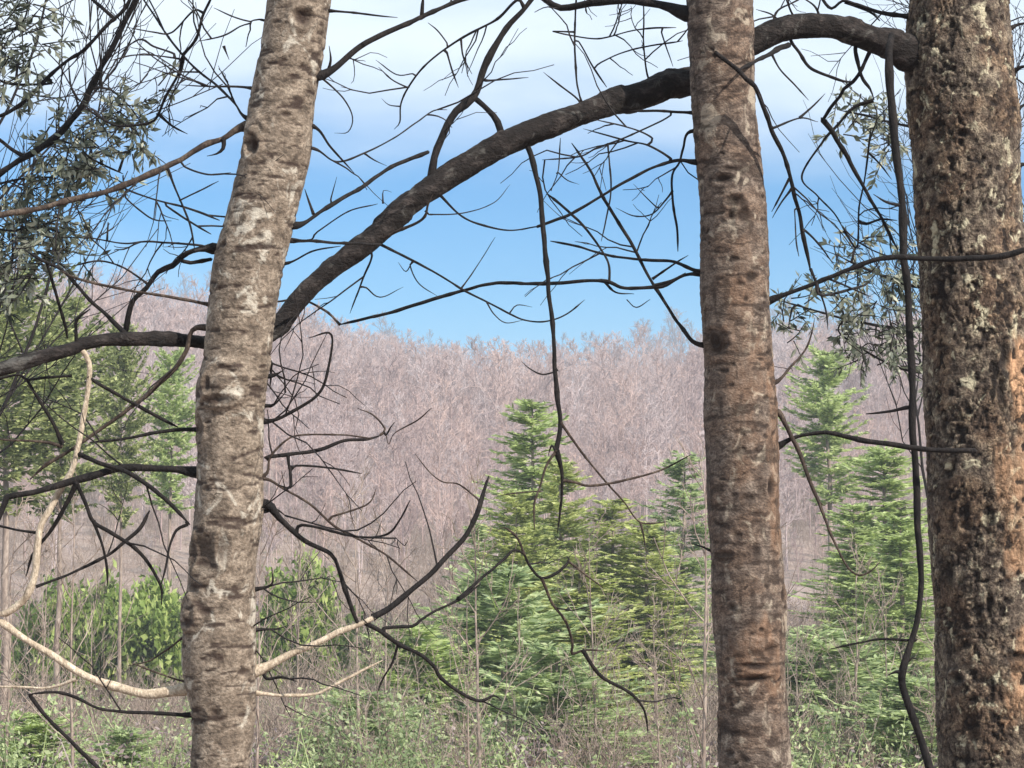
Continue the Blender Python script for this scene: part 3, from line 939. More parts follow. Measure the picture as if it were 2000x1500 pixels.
def near_tree(key, keys, d, mat, style, knots, label, up, seed, sides):
    me, base, samp, P, rad = big_trunk(keys, d, M[mat], style, knots, up, sides=sides, seed=seed)
    root = thing('tree', label, 'tree', base)
    obj('trunk', me, root)
    TR[key] = Tree(root, base, samp, d)
    # bare limbs above the picture
    rng = np.random.default_rng(seed + 900)
    hi = P[P[:, 2] > at(1000, -250, d)[2]]
    for q in range(12):
        t = rng.uniform(.05, .95)
        b1 = sprout(rng, hi, t, rng.uniform(.8, 1.2), rng.uniform(1.2, 2.4), 8, .08, .12)
        mb = MB(); mb.tube(b1, np.linspace(.03, .008, len(b1)), 8)
        lo = obj('branch', mb.mesh('branch', M['dark'], base), root)
        tm = MB()
        for z in range(12):
            b2 = sprout(rng, b1, rng.uniform(.2, 1), rng.uniform(.5, 1), rng.uniform(.3, .8), 5, .03, .16)
            tm.tube(b2, np.linspace(.007, .003, len(b2)), 4, False)
            for y in range(4):
                b3 = sprout(rng, b2, rng.uniform(.2, 1), rng.uniform(.5, 1), rng.uniform(.15, .35), 4, 0, .16)
                tm.tube(b3, np.linspace(.003, .0015, len(b3)), 3, False)
        obj('fine_twigs', tm.mesh('fine_twigs', M['twig'], base), lo, kind='stuff')
near_tree('L', LK, D_L, 'left', 'smooth', LKN, 'leaning tree at left with smooth tan bark, pale lichen patches and knots', 6.0, 3, 192)
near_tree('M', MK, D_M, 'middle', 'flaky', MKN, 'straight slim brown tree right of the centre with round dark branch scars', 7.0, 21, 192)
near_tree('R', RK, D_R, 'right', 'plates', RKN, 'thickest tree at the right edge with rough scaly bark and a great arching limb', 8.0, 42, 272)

# --- great limb of the right tree: arches over, behind the middle trunk, down behind the left trunk
def great_limb():
    rows = [(1850, 130, 5.85, 46), (1800, 112, 5.83, 42), (1765, 100, 5.81, 34), (1735, 88, 5.80, 27), (1685, 70, 5.78, 24), (1640, 56, 5.76, 24), (1597, 51, 5.75, 25), (1550, 53, 5.74, 24), (1510, 64, 5.73, 23),
            (1455, 92, 5.72, 23), (1400, 128, 5.71, 24), (1345, 160, 5.70, 26), (1305, 166, 5.68, 27), (1265, 182, 5.66, 25), (1200, 200, 5.63, 23), (1130, 224, 5.60, 22), (1050, 253, 5.56, 23), (972, 288, 5.53, 24),
            (905, 325, 5.5, 24), (840, 368, 5.47, 23), (792, 407, 5.45, 22), (716, 474, 5.42, 20), (635, 535, 5.4, 20), (580, 590, 5.38, 20), (540, 640, 5.36, 18), (490, 672, 5.3, 15), (440, 672, 5.2, 13), (392, 669, 5.1, 13),
            (350, 664, 5.06, 13), (280, 662, 5.0, 14), (210, 664, 4.97, 13), (168, 671, 4.95, 12), (140, 682, 4.93, 12), (87, 696, 4.9, 13), (35, 711, 4.88, 14), (-60, 735, 4.85, 12), (-260, 770, 4.8, 9), (-520, 760, 4.8, 4)]
    T = TR['R']
    rows = np.array(rows, float)
    W = np.array([[*at(x, y, q), r / F * q] for x, y, q, r in rows])
    S = spline(W, .006)
    n = len(S); sides = 40
    Tn, N, B = frames(S[:, :3])
    a = np.arange(sides) / sides * 2 * np.pi
    rd = (np.cos(a)[None, :, None] * N[:, None] + np.sin(a)[None, :, None] * B[:, None])
    V = (S[:, None, :3] + S[:, 3][:, None, None] * rd).reshape(-1, 3)
    rd = rd.reshape(-1, 3)
    arc = np.repeat(np.arange(n) * .006, sides); ang = np.tile(a, n)
    rel = V - T.base
    big = np.repeat(S[:, 3], sides)
    q = np.stack([arc * 14, np.cos(ang) * 2.4, np.sin(ang) * 2.4], -1)
    ridg = fbm(q, 4, 77)
    disp = (ridg - .5) * .35 * big + (fbm(rel * 70, 3, 78) - .5) * .004 + (fbm(rel * 9, 2, 79) - .5) * .38 * big + sstep(.60, .72, fbm(rel * 16, 2, 83)) * .16 * big
    pit = sstep(.42, .34, ridg) * .8
    V = V + rd * disp[:, None]
    i = np.arange(n - 1)[:, None] * sides; j = np.arange(sides)[None, :]; j2 = (j + 1) % sides
    Fq = np.stack([i + j, i + j2, i + sides + j2, i + sides + j], -1).reshape(-1, 4)
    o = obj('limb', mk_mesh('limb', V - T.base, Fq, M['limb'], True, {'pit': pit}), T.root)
    T.samp.append((o, spline(rows, 8)))
great_limb()
# collar where the limb leaves the trunk

# ---- right tree's branches (most hang from the great limb)
b = branch
b('R', 15, 10, [(842, 346), (846, 306), (860, 270), (891, 216), (923, 189), (945, 130), (986, 58), (1035, 0), (1075, -70)], 'dark', 0.1, twigs=.3)
b('R', 13, 11, [(981, 268), (972, 238), (954, 214), (923, 188)], 'dark', .02, tip=False)
b('R', 6, 3, [(1010, 0), (972, 36), (905, 72), (860, 103), (824, 135), (797, 171), (783, 202), (781, 238), (770, 252)], 'dark', .15, twigs=.6)
b('R', 11, 9, [(1033, 292), (1044, 337), (1056, 405), (1062, 472), (1071, 540), (1077, 612), (1085, 707), (1089, 775), (1094, 824), (1087, 883)], 'dark', -.1, tip=False)
b('R', 6, 3, [(1094, 824), (1130, 874), (1188, 946), (1220, 982), (1251, 1020), (1301, 1020)], 'brown', .1)
b('R', 4, 3, [(1251, 1020), (1258, 1050), (1262, 1080)], 'brown')
b('R', 6, 4, [(1087, 880), (1067, 910), (1056, 946), (1044, 986), (1044, 1036)], 'brown', -.05)
b('R', 9, 4, [(1087, 880), (1098, 923), (1095, 1000), (1089, 1045)], 'dark', .05)
b('R', 4, 3, [(1056, 960), (1020, 962), (977, 968)], 'brown')
b('R', 7, 3, [(1096, 938), (1125, 942), (1152, 948), (1220, 937), (1287, 919), (1350, 887)], 'brown', .1)
b('R', 5, 3, [(1085, 880), (1078, 870), (1070, 893)], 'dark')
b('R', 4, 3, [(1089, 724), (1060, 731), (1036, 720), (1020, 705)], 'twig')
b('R', 8, 4, [(738, 470), (770, 454), (824, 427), (835, 400), (845, 380)], 'brown', -.12)
b('R', 5, 3, [(727, 500), (707, 553), (684, 612)], 'dark', .1, twigs=.5)
b('R', 6, 3, [(743, 477), (806, 508), (860, 540), (905, 567), (950, 589), (995, 612), (1026, 625), (1067, 628), (1107, 614), (1143, 585)], 'dark', .15)
b('R', 3, 2, [(716, 562), (743, 580), (788, 560)], 'twig')
b('R', 3, 2, [(801, 517), (819, 553), (855, 578)], 'twig')
b('R', 3, 2, [(806, 508), (792, 530), (777, 512)], 'twig')
b('R', 3, 2, [(907, 555), (932, 517), (968, 463)], 'twig')
b('R', 3, 2, [(950, 589), (964, 613), (986, 630), (1022, 625)], 'twig')
b('R', 3, 2, [(995, 612), (1010, 596), (1040, 600)], 'twig')
b('R', 6, 3, [(860, 382), (896, 418), (932, 436), (995, 450), (1049, 443)], 'dark', .1, tip=False)
b('R', 3, 2, [(838, 419), (905, 416), (963, 396), (995, 360)], 'twig')
b('R', 5, 4, [(1130, 180), (1123, 90), (1125, 27), (1128, -30)], 'dark', .2, twigs=.5)
b('R', 4, 3, [(1184, 171), (1157, 130), (1130, 81)], 'twig')
b('R', 4, 3, [(1130, 196), (1096, 168), (1062, 140)], 'twig')
b('R', 4, 3, [(1266, 150), (1258, 81), (1256, 13), (1250, -30)], 'dark', twigs=.8)
b('R', 4, 3, [(1319, 54), (1242, 58), (1166, 76), (1080, 62)], 'twig', twigs=.6)
b('R', 4, 3, [(1334, 80), (1229, 99), (1175, 121)], 'twig', twigs=.6)
b('R', 3, 3, [(1292, 63), (1303, 97), (1314, 130)], 'twig')
b('R', 5, 3, [(873, 103), (884, 140), (896, 171)], 'twig')
b('R', 4, 3, [(900, 74), (905, 110), (923, 144)], 'twig')
b('R', 4, 3, [(837, 45), (855, 60), (873, 84)], 'twig')
b('R', 4, 3, [(797, 171), (765, 155), (738, 130)], 'twig')
b('R', 3, 3, [(806, 144), (775, 146), (734, 117)], 'twig')
b('R', 5, 3, [(950, 157), (990, 154), (1031, 151)], 'twig')
b('R', 3, 2, [(783, 208), (760, 205), (745, 192)], 'twig')
b('R', 12, 9, [(1540, 88), (1510, 103), (1475, 118), (1440, 137)], 'dark', d=(5.72, 5.55, 5.37), name='branch')
b('R', 10, 9, [(1396, 102), (1418, 120), (1440, 137), (1456, 155), (1474, 168), (1492, 210), (1510, 255), (1531, 305), (1548, 360), (1562, 413), (1570, 465), (1583, 525)], 'dark', d=(5.33, 5.37, 5.45, 5.5), name='branch', twigs=.4)
b('R', 6, 3, [(1583, 525), (1604, 577), (1614, 610), (1618, 645)], 'dark')
b('R', 6, 3, [(1541, 350), (1524, 381), (1506, 413)], 'dark')
b('R', 5, 3, [(1548, 366), (1527, 396), (1510, 427)], 'dark')
b('R', 5, 3, [(1510, 250), (1562, 231), (1597, 238)], 'twig')
b('R', 5, 3, [(1572, 450), (1600, 480), (1630, 520)], 'twig')
b('R', 4, 3, [(1560, 500), (1555, 470), (1552, 410)], 'twig')
b('R', 8, 7, [(1695, 108), (1681, 140), (1667, 161), (1650, 175), (1643, 190), (1625, 210), (1610, 232)], 'dark', .02, tip=False)
b('R', 7, 6, [(1545, 80), (1560, 101), (1580, 130), (1622, 150), (1652, 160), (1668, 158)], 'dark', .02)
b('R', 9, 7, [(1671, 95), (1681, 147), (1699, 175), (1706, 196)], 'dark', .05)
b('R', 10, 7, [(1608, 236), (1620, 252), (1643, 290), (1678, 350), (1713, 413), (1752, 488)], 'dark', .1, twigs=.3)
b('R', 7, 3, [(1706, 196), (1667, 210), (1636, 245), (1608, 276), (1566, 343), (1597, 381), (1629, 416), (1648, 450)], 'dark', .1, twigs=.4)
b('R', 5, 4, [(1700, 250), (1695, 287), (1688, 350), (1678, 402), (1674, 483)], 'dark', .1, twigs=.4)
b('R', 5, 3, [(1698, 300), (1720, 322), (1741, 350)], 'twig')
b('R', 6, 4, [(1692, 437), (1720, 428), (1752, 430)], 'twig')
b('R', 4, 3, [(1524, 136), (1552, 165), (1580, 196)], 'twig')
b('R', 5, 3, [(1562, 230), (1590, 205), (1612, 182)], 'twig')
b('R', 9, 6, [(1790, 32), (1771, 30), (1720, 24), (1667, 7), (1646, 2), (1625, 17), (1608, 0), (1596, -30)], 'dark', .1, twigs=.6)
b('R', 6, 4, [(1720, 40), (1700, 24), (1650, 5)], 'dark', twigs=.5)
for p in ([(1560, 50), (1545, 20), (1530, -20)], [(1530, 52), (1510, 30), (1478, 18)], [(1600, 30), (1590, 10), (1560, -10)], [(1510, 52), (1520, 20), (1560, 0)]):
    b('R', 5, 3, p, 'twig', twigs=1)
for p in ([(1960, 60), (1990, 48), (2030, 40)], [(1968, 140), (1995, 130), (2030, 128)], [(1975, 220), (1998, 205), (2030, 200)], [(1978, 330), (2000, 322), (2030, 330)]):
    b('R', 7, 4, p, 'dark', twigs=1)

# ---- middle tree's branches
b('M', 16, 14, [(1341, 27), (1287, 9), (1220, 1), (1152, 5), (1094, 14), (1062, -2), (1020, -30)], 'dark', .2, twigs=.6)
b('M', 8, 7, [(1345, 535), (1300, 556), (1278, 560), (1220, 562), (1175, 549), (1062, 553), (963, 553), (905, 567), (815, 594), (725, 619), (662, 634)], 'dark', .35)
b('M', 5, 5, [(664, 634), (635, 607), (590, 586), (545, 588), (520, 592)], 'brown', .12)
b('M', 5, 3, [(1180, 549), (1202, 571), (1238, 574)], 'dark')
b('M', 3, 2, [(1269, 585), (1242, 600), (1224, 585)], 'twig', join=False)
b('M', 8, 6, [(1368, 672), (1332, 639), (1301, 594), (1274, 549), (1247, 499), (1211, 441), (1175, 382), (1152, 333), (1116, 279)], 'dark', .2, twigs=.3)
b('M', 7, 6, [(1358, 317), (1323, 313), (1274, 328), (1220, 355), (1175, 382), (1116, 418), (1085, 430), (1049, 443)], 'dark', .05, tip=False)
b('M', 6, 5, [(1067, 378), (1116, 418), (1143, 445), (1175, 490), (1188, 517), (1190, 549)], 'dark', .1)
b('M', 7, 5, [(1366, 531), (1319, 511), (1265, 508), (1184, 497), (1130, 481), (1076, 470)], 'dark', .2, twigs=.2)
b('M', 6, 5, [(1350, 258), (1336, 290), (1328, 318), (1314, 342), (1314, 391), (1323, 450), (1323, 490)], 'dark', .1, twigs=.4)
b('M', 6, 5, [(1338, 220), (1280, 216), (1229, 216)], 'dark', .05)
b('M', 6, 3, [(1310, 310), (1265, 283), (1220, 274), (1139, 252)], 'dark', .1, twigs=.9)
b('M', 4, 3, [(1310, 225), (1229, 265), (1166, 288), (1130, 306), (1058, 313)], 'twig', .1, twigs=.6)
b('M', 4, 3, [(1274, 270), (1238, 252), (1161, 234)], 'twig', twigs=.9)
b('M', 4, 3, [(1188, 292), (1193, 369), (1184, 427), (1175, 472)], 'twig')
b('M', 3, 2, [(1094, 270), (1089, 333), (1076, 373)], 'twig', join=False)
b('M', 3, 2, [(1090, 337), (1108, 352), (1130, 360)], 'twig')
b('M', 4, 2, [(1314, 372), (1301, 390), (1274, 418), (1238, 421), (1202, 405)], 'twig')
b('M', 3, 2, [(1283, 405), (1260, 383), (1238, 360)], 'twig')
b('M', 6, 4, [(1278, 558), (1310, 548), (1338, 533)], 'dark', join=False)
b('M', 5, 3, [(1274, 545), (1310, 520), (1345, 498)], 'dark', join=False)
b('M', 9, 13, [(1475, 603), (1503, 586), (1545, 570), (1597, 551), (1650, 528), (1702, 512), (1755, 503), (1800, 506), (1877, 505), (1947, 500), (2010, 482), (2080, 470)], 'dark', -.18, tip=False)
b('M', 8, 13, [(1505, 880), (1545, 857), (1597, 846), (1625, 846), (1685, 859), (1737, 866), (1780, 873), (1825, 879), (1902, 882)], 'dark', -.08, tip=False)
b('M', 10, 4, [(1510, 800), (1534, 829), (1548, 857), (1559, 878), (1576, 930), (1597, 979), (1612, 1020), (1622, 1045), (1639, 1080), (1657, 1111), (1678, 1124), (1702, 1115), (1720, 1097)], 'brown', -.1)
b('M', 4, 3, [(1598, 975), (1606, 986), (1612, 988)], 'brown')
b('M', 6, 4, [(1513, 748), (1545, 717), (1573, 682), (1587, 640), (1590, 620)], 'brown', .1, twigs=.3)
b('M', 5, 3, [(1398, 1078), (1372, 1068), (1350, 1062)], 'dark', .05)
b('M', 6, 5, [(1605, 577), (1680, 560), (1700, 550)], 'twig')
b('M', 5, 4, [(1620, 545), (1660, 562), (1700, 580)], 'twig')

# ---- left tree's branches
b('L', 12, 10, [(628, 146), (702, 92), (760, 62), (815, 36), (882, 9), (932, -9), (1000, -40)], 'dark', .2, twigs=.4)
b('L', 8, 7, [(824, 36), (826, 16), (830, -20)], 'dark')
b('L', 5, 4, [(648, 22), (700, 26), (776, 34)], 'dark')
b('L', 6, 4, [(640, 140), (645, 118), (642, 90)], 'dark')
b('L', 4, 2, [(632, 155), (671, 193), (689, 230), (680, 258), (653, 260)], 'twig')
b('L', 6, 3, [(612, 247), (648, 288), (693, 337)], 'dark')
b('L', 5, 3, [(612, 290), (657, 315), (711, 299), (770, 270), (815, 238), (846, 216), (873, 214)], 'twig', .2, twigs=.5)
b('L', 4, 2, [(711, 299), (730, 312), (756, 324)], 'twig')
b('L', 10, 8, [(576, 441), (635, 405), (702, 369), (770, 324), (838, 296)], 'dark', .3, tip=False)
b('L', 6, 4, [(612, 418), (605, 395), (596, 368)], 'dark')
b('L', 4, 3, [(600, 470), (621, 454), (680, 414), (738, 398)], 'twig')
b('L', 3, 2, [(748, 398), (749, 372), (765, 375)], 'twig', join=False)
b('L', 7, 6, [(567, 470), (612, 470), (666, 475), (745, 477)], 'dark', .32, tip=False)
b('L', 5, 3, [(556, 515), (612, 490), (666, 481)], 'dark')
b('L', 3, 2, [(646, 390), (657, 346)], 'twig')
# left side, sky
b('L', 12, 13, [(483, 245), (437, 270), (395, 283), (350, 311), (297, 336), (245, 360), (196, 378), (147, 388), (87, 402), (35, 413), (0, 420), (-80, 440)], 'brown', -.3, twigs=.35, tip=False)
b('L', 8, 4, [(437, 275), (436, 290), (424, 300), (405, 304)], 'dark')
b('L', 6, 4, [(480, 231), (455, 200), (420, 164), (385, 136), (357, 108), (329, 70), (304, 35), (280, 0), (262, -30)], 'dark', .5, twigs=.9)
b('L', 7, 5, [(357, 108), (381, 77), (395, 32), (410, 0), (418, -30)], 'dark', .1, twigs=.7)
b('L', 6, 5, [(357, 110), (346, 147), (322, 192), (308, 224), (294, 238), (255, 245), (224, 245), (196, 231), (168, 213)], 'dark', .1, twigs=.8)
b('L', 6, 4, [(311, 224), (336, 245), (367, 262)], 'dark', twigs=.5)
b('L', 4, 3, [(350, 115), (304, 108), (259, 108), (213, 119)], 'twig', twigs=.6)
b('L', 5, 3, [(340, 105), (300, 90), (270, 77), (224, 112)], 'twig')
b('L', 4, 3, [(378, 21), (336, 63), (300, 62), (245, 52)], 'twig', twigs=.6)
b('L', 4, 3, [(507, 38), (490, 42), (455, 32), (416, 14)], 'twig', twigs=.6)
b('L', 4, 3, [(490, 45), (469, 52), (437, 70), (388, 80)], 'twig', twigs=.5)
b('L', 5, 3, [(490, 171), (402, 168), (353, 165)], 'twig', twigs=.8)
b('L', 5, 3, [(437, 90), (442, 103), (448, 117)], 'dark', join=False)
b('L', 5, 4, [(430, 430), (385, 413), (350, 402), (297, 388), (241, 367)], 'dark', .1, twigs=.8)
b('L', 4, 3, [(245, 385), (280, 416), (304, 430), (336, 432)], 'twig')
b('L', 5, 4, [(329, 332), (343, 371), (371, 437), (381, 490)], 'dark', twigs=.6)
b('L', 5, 4, [(413, 458), (367, 430), (325, 402)], 'dark', twigs=.8)
b('L', 4, 3, [(360, 325), (406, 340), (452, 336)], 'twig', twigs=.5)
b('L', 4, 3, [(427, 354), (392, 371), (350, 392)], 'twig', twigs=.5)
b('L', 5, 3, [(400, 482), (297, 472), (245, 476), (196, 469), (147, 458)], 'twig', .1, twigs=.6)
b('L', 3, 2, [(210, 470), (212, 434), (204, 507)], 'twig')
b('L', 12, 12, [(416, 483), (367, 493), (336, 518), (308, 531), (287, 563), (262, 587), (250, 620), (245, 645)], 'dark', .05, tip=False)
b('L', 8, 8, [(412, 506), (371, 513), (350, 506)], 'dark', tip=False)
b('L', 7, 5, [(413, 595), (332, 580), (245, 566), (154, 545), (118, 528)], 'brown', -.1)
b('L', 5, 4, [(276, 545), (238, 521), (192, 510), (140, 521)], 'twig', twigs=.4)
b('R', 9, 7, [(241, 648), (210, 615), (175, 584), (150, 556), (122, 528), (80, 507), (50, 490)], 'dark', .1, twigs=.2)
b('R', 8, 6, [(133, 660), (129, 633), (112, 580), (98, 535), (90, 510)], 'dark', .1, twigs=.2)
b('R', 8, 6, [(149, 665), (148, 640), (150, 622), (175, 603)], 'dark')
b('L', 16, 10, [(372, 1346), (343, 1349), (287, 1352), (238, 1342), (182, 1325), (133, 1300), (91, 1272), (45, 1244), (8, 1216), (-12, 1200), (14, 1196), (45, 1174), (66, 1132), (73, 1090), (84, 1027), (98, 1000), (115, 965), (140, 920), (154, 871),
      (161, 832), (168, 762), (171, 706), (155, 678)], 'pale', -.06, tip=False)
b('L', 10, 8, [(385, 640), (364, 685), (343, 720), (308, 752), (273, 783), (245, 804), (210, 829), (168, 857), (133, 881), (91, 906), (60, 935)], 'brown', -.02)
b('L', 9, 8, [(122, 867), (98, 818), (73, 776), (52, 741)], 'dark', tip=False, join=False)
b('L', 6, 6, [(140, 734), (87, 738), (52, 741), (35, 731), (0, 738), (-30, 745)], 'dark', join=False)
b('L', 6, 5, [(122, 872), (80, 862), (0, 858), (-40, 850)], 'brown', join=False)
b('L', 8, 7, [(350, 836), (315, 818), (273, 794), (227, 769), (185, 745), (172, 735)], 'dark', join=False)
b('L', 8, 6, [(378, 838), (315, 843), (245, 857), (175, 864)], 'dark', -.05)
b('L', 14, 11, [(388, 923), (332, 916), (245, 913), (192, 927), (140, 941), (87, 955), (17, 969), (8, 995), (-10, 1030)], 'dark', -.12, tip=False)
b('L', 9, 9, [(371, 1025), (343, 997), (315, 969), (280, 944), (238, 920), (196, 906), (150, 885)], 'dark', -.06)
b('L', 9, 6, [(150, 944), (168, 986), (182, 1018), (215, 1037), (245, 1055), (266, 1070), (290, 1097), (315, 1145), (315, 1180)], 'dark', .05)
b('L', 7, 5, [(182, 1017), (200, 1060), (208, 1100), (210, 1143)], 'dark')
b('L', 9, 6, [(150, 944), (125, 990), (100, 1035), (66, 1080), (52, 1125)], 'dark', .06)
b('L', 9, 5, [(292, 998), (273, 1031), (245, 1055), (210, 1083), (168, 1105), (115, 1129), (70, 1146)], 'dark', join=False)
b('L', 6, 5, [(80, 1041), (35, 1035), (0, 1028), (-20, 1024)], 'dark')
b('L', 6, 4, [(365, 1025), (345, 1035), (332, 1066), (325, 1108), (315, 1150)], 'dark')
b('L', 6, 5, [(150, 1326), (98, 1342), (52, 1343), (0, 1342), (-30, 1340)], 'pale', join=False)
b('L', 8, 6, [(370, 1396), (322, 1395), (245, 1391), (196, 1384), (150, 1363), (105, 1353), (52, 1356)], 'dark')
b('L', 8, 10, [(60, 1360), (80, 1384), (105, 1412), (133, 1440), (157, 1468), (189, 1500), (230, 1540)], 'dark', tip=False)
b('L', 5, 4, [(370, 1240), (330, 1265), (290, 1290), (250, 1300)], 'brown')
b('L', 5, 4, [(365, 1330), (310, 1315), (255, 1295)], 'brown')
# right side of the left trunk
b('L', 14, 9, [(497, 1309), (560, 1279), (612, 1258), (665, 1234), (700, 1221), (730, 1205)], 'pale', .02, tip=False)
b('L', 12, 10, [(728, 1206), (757, 1188), (796, 1157), (838, 1122), (873, 1087), (904, 1052), (925, 1017), (939, 985), (946, 960), (957, 930)], 'dark', .15, name='branch')
b('L', 10, 6, [(712, 1216), (740, 1230), (775, 1255), (817, 1276), (845, 1300), (859, 1325), (897, 1353), (936, 1369), (964, 1358), (978, 1366)], 'dark', .1)
b('L', 12, 9, [(518, 985), (546, 1013), (588, 1052), (644, 1083), (661, 1115), (672, 1150), (686, 1192), (697, 1218)], 'dark', .02, tip=False)
b('L', 7, 6, [(750, 1227), (803, 1224), (817, 1213), (845, 1195), (894, 1171), (940, 1140)], 'dark', .1)
b('L', 6, 4, [(778, 1258), (764, 1297), (747, 1325), (736, 1353)], 'dark')
b('L', 7, 5, [(525, 822), (572, 802), (621, 770), (639, 725), (646, 653), (603, 660)], 'dark')
b('L', 5, 4, [(516, 928), (527, 892), (558, 860), (590, 849), (671, 849), (729, 856)], 'brown', twigs=.2)
b('L', 8, 8, [(520, 893), (563, 887), (626, 878), (671, 860), (716, 857), (742, 850)], 'dark', .1)
b('L', 6, 4, [(567, 920), (575, 911), (590, 909), (648, 914), (705, 924)], 'dark', twigs=.3)
b('L', 7, 6, [(567, 912), (568, 950), (545, 946)], 'dark')
b('L', 6, 4, [(516, 935), (554, 955), (608, 986), (653, 1027), (702, 1054), (756, 1085), (815, 1135)], 'brown', .1, twigs=.3)
b('L', 6, 5, [(590, 1025), (653, 1038), (680, 1045), (725, 1049), (761, 1040), (783, 1013), (801, 977)], 'dark', twigs=.3)
b('L', 5, 3, [(640, 1018), (648, 1009), (716, 986), (734, 955)], 'brown', twigs=.3)
b('L', 4, 2, [(938, 985), (932, 973), (896, 946), (864, 941), (837, 919), (810, 883)], 'brown', twigs=.3)
b('L', 4, 3, [(742, 850), (752, 838), (729, 811), (698, 797)], 'brown', twigs=.2)
b('L', 5, 4, [(754, 850), (762, 835), (770, 824)], 'dark')
b('L', 4, 2, [(842, 797), (815, 820), (772, 845), (760, 868)], 'brown')
b('L', 8, 5, [(497, 1353), (560, 1358), (612, 1356), (635, 1346), (670, 1328), (712, 1307), (747, 1290)], 'pale', .05)
for p in ([(520, 700), (528, 725), (526, 760)], [(520, 735), (545, 728), (556, 720)], [(518, 792), (535, 790), (560, 765)], [(515, 820), (532, 822), (560, 812)],
          [(512, 1000), (540, 996), (560, 1010)], [(500, 1150), (530, 1140), (530, 1110)], [(500, 1230), (540, 1228), (560, 1222)], [(520, 1325), (550, 1322), (580, 1330)]):
    b('L', 6, 4, p, 'dark', twigs=1.2)
for p in ([(986, 1090), (1003, 1075), (1024, 1083), (1035, 1104), (1058, 1129), (1088, 1120), (1111, 1097), (1107, 1086)],):
    b('L', 7, 6, [(894, 1171), (940, 1130)] + p, 'dark', .2, name='branch')
b('L', 6, 5, [(1058, 1130), (1080, 1178), (1104, 1213), (1118, 1255), (1118, 1276), (1146, 1269), (1188, 1272)], 'brown', .1)
b('L', 8, 5, [(1140, 1272), (1153, 1290), (1178, 1322), (1230, 1353), (1258, 1388), (1266, 1430)], 'dark', .1)
b('L', 5, 4, [(1024, 1083), (1010, 1050), (985, 1030), (970, 1036)], 'brown')
b('L', 5, 4, [(1111, 1097), (1140, 1120), (1180, 1150)], 'brown')

# ---- vine hanging beside the right trunk
def free_thing(name, label, cat, rows, mat, sides=14, group=None, twigs=()):
    rows = np.array(rows, float)
    W = np.array([[*at(x, y, q), r / F * q] for x, y, q, r in rows])
    S = spline(W, .012)
    k = np.arange(len(S)) * .012
    for j in range(3): S[:, j] += (fbm(np.stack([k * 7, k * 0 + j * 5 + len(rows), k * 0], -1), 3, 4) - .5) * .010
    S[:, 3] *= 1 + .45 * (fbm(np.stack([k * 18, k * 0 + 3, k * 0], -1), 2, 9) - .5)
    mb = MB(); mb.tube(S[:, :3], S[:, 3], sides)
    i = int(np.argmin(S[:, 2])); base = S[i, :3].copy()
    root = thing(name, label, cat, base, group)
    o = obj('stem', mb.mesh('stem', mat, base), root)
    TR[name] = Tree(root, base, spline(rows, 8), rows[0][2])
    TR[name].samp = [(None, spline(rows, 8))]
    return root
p_g = at(1814, 1500, 5.45)
free_thing('vine', 'dark woody vine hanging straight down along the left side of the thick right trunk', 'vine',
           [(1742, 70, 5.72, 6), (1737, 105, 5.64, 8), (1741, 210, 5.6, 8), (1751, 315, 5.58, 8), (1762, 402, 5.56, 8), (1764, 500, 5.54, 8), (1772, 570, 5.54, 7), (1781, 710, 5.52, 7), (1783, 815, 5.5, 7),
            (1790, 920, 5.5, 7), (1793, 1025, 5.5, 6), (1799, 1090, 5.5, 6), (1800, 1150, 5.5, 6), (1790, 1220, 5.49, 6), (1776, 1272, 5.48, 7), (1764, 1312, 5.47, 8), (1764, 1345, 5.47, 7), (1780, 1395, 5.46, 7), (1797, 1440, 5.46, 7), (1816, 1500, 5.45, 8),
            (1850, 1640, 5.45, 8), (1870, 1900, 5.5, 9)], M['dark'], 14)
TR['vine'].samp[0] = (None, TR['vine'].samp[0][1])
b('vine', 8, 6, [(1764, 1314), (1750, 1312), (1736, 1318)], 'dark')
b('vine', 6, 5, [(1776, 1290), (1782, 1284), (1792, 1288)], 'dark')
b('vine', 6, 4, [(1790, 1251), (1720, 1248), (1678, 1255), (1622, 1267)], 'dark', .05)
b('vine', 7, 6, [(1783, 796), (1769, 796), (1737, 803), (1692, 809)], 'dark', .05)
b('vine', 6, 4, [(1762, 402), (1730, 395), (1705, 380)], 'twig')
# ---- evergreen boughs: two broadleaf evergreens that stand just outside / behind
def sprig(lm, sm, rng, base, d0, L, n, ll):
    pts = [base]; cur = base.copy(); d = unit(d0)
    for q in range(5):
        d = unit(d + rng.normal(0, .12, 3) + np.array([0, 0, -.04])); cur = cur + d * L / 5; pts.append(cur.copy())
    P = np.array(pts)
    sm.tube(P, np.linspace(.003, .0013, 6), 4, False)
    t = np.sort(rng.uniform(.15, 1, n)); k = t * 5; i = np.clip(k.astype(int), 0, 4); f = (k - i)[:, None]
    C = P[i] * (1 - f) + P[i + 1] * f
    T = P[i + 1] - P[i]; T /= np.linalg.norm(T, axis=1)[:, None]
    sd = rng.normal(0, 1, (n, 3)); sd -= T * (sd * T).sum(1)[:, None]; sd /= np.linalg.norm(sd, axis=1)[:, None]
    D = T * rng.uniform(.3, 1.0, (n, 1)) + sd * .7 + np.array([0, 0, -.2]); D /= np.linalg.norm(D, axis=1)[:, None]
    U = np.cross(D, rng.normal(0, 1, (n, 3))); U /= np.linalg.norm(U, axis=1)[:, None]
    l = rng.uniform(*ll, n)
    lm.blades(C, D, U, l, l * rng.uniform(.2, .42, n))

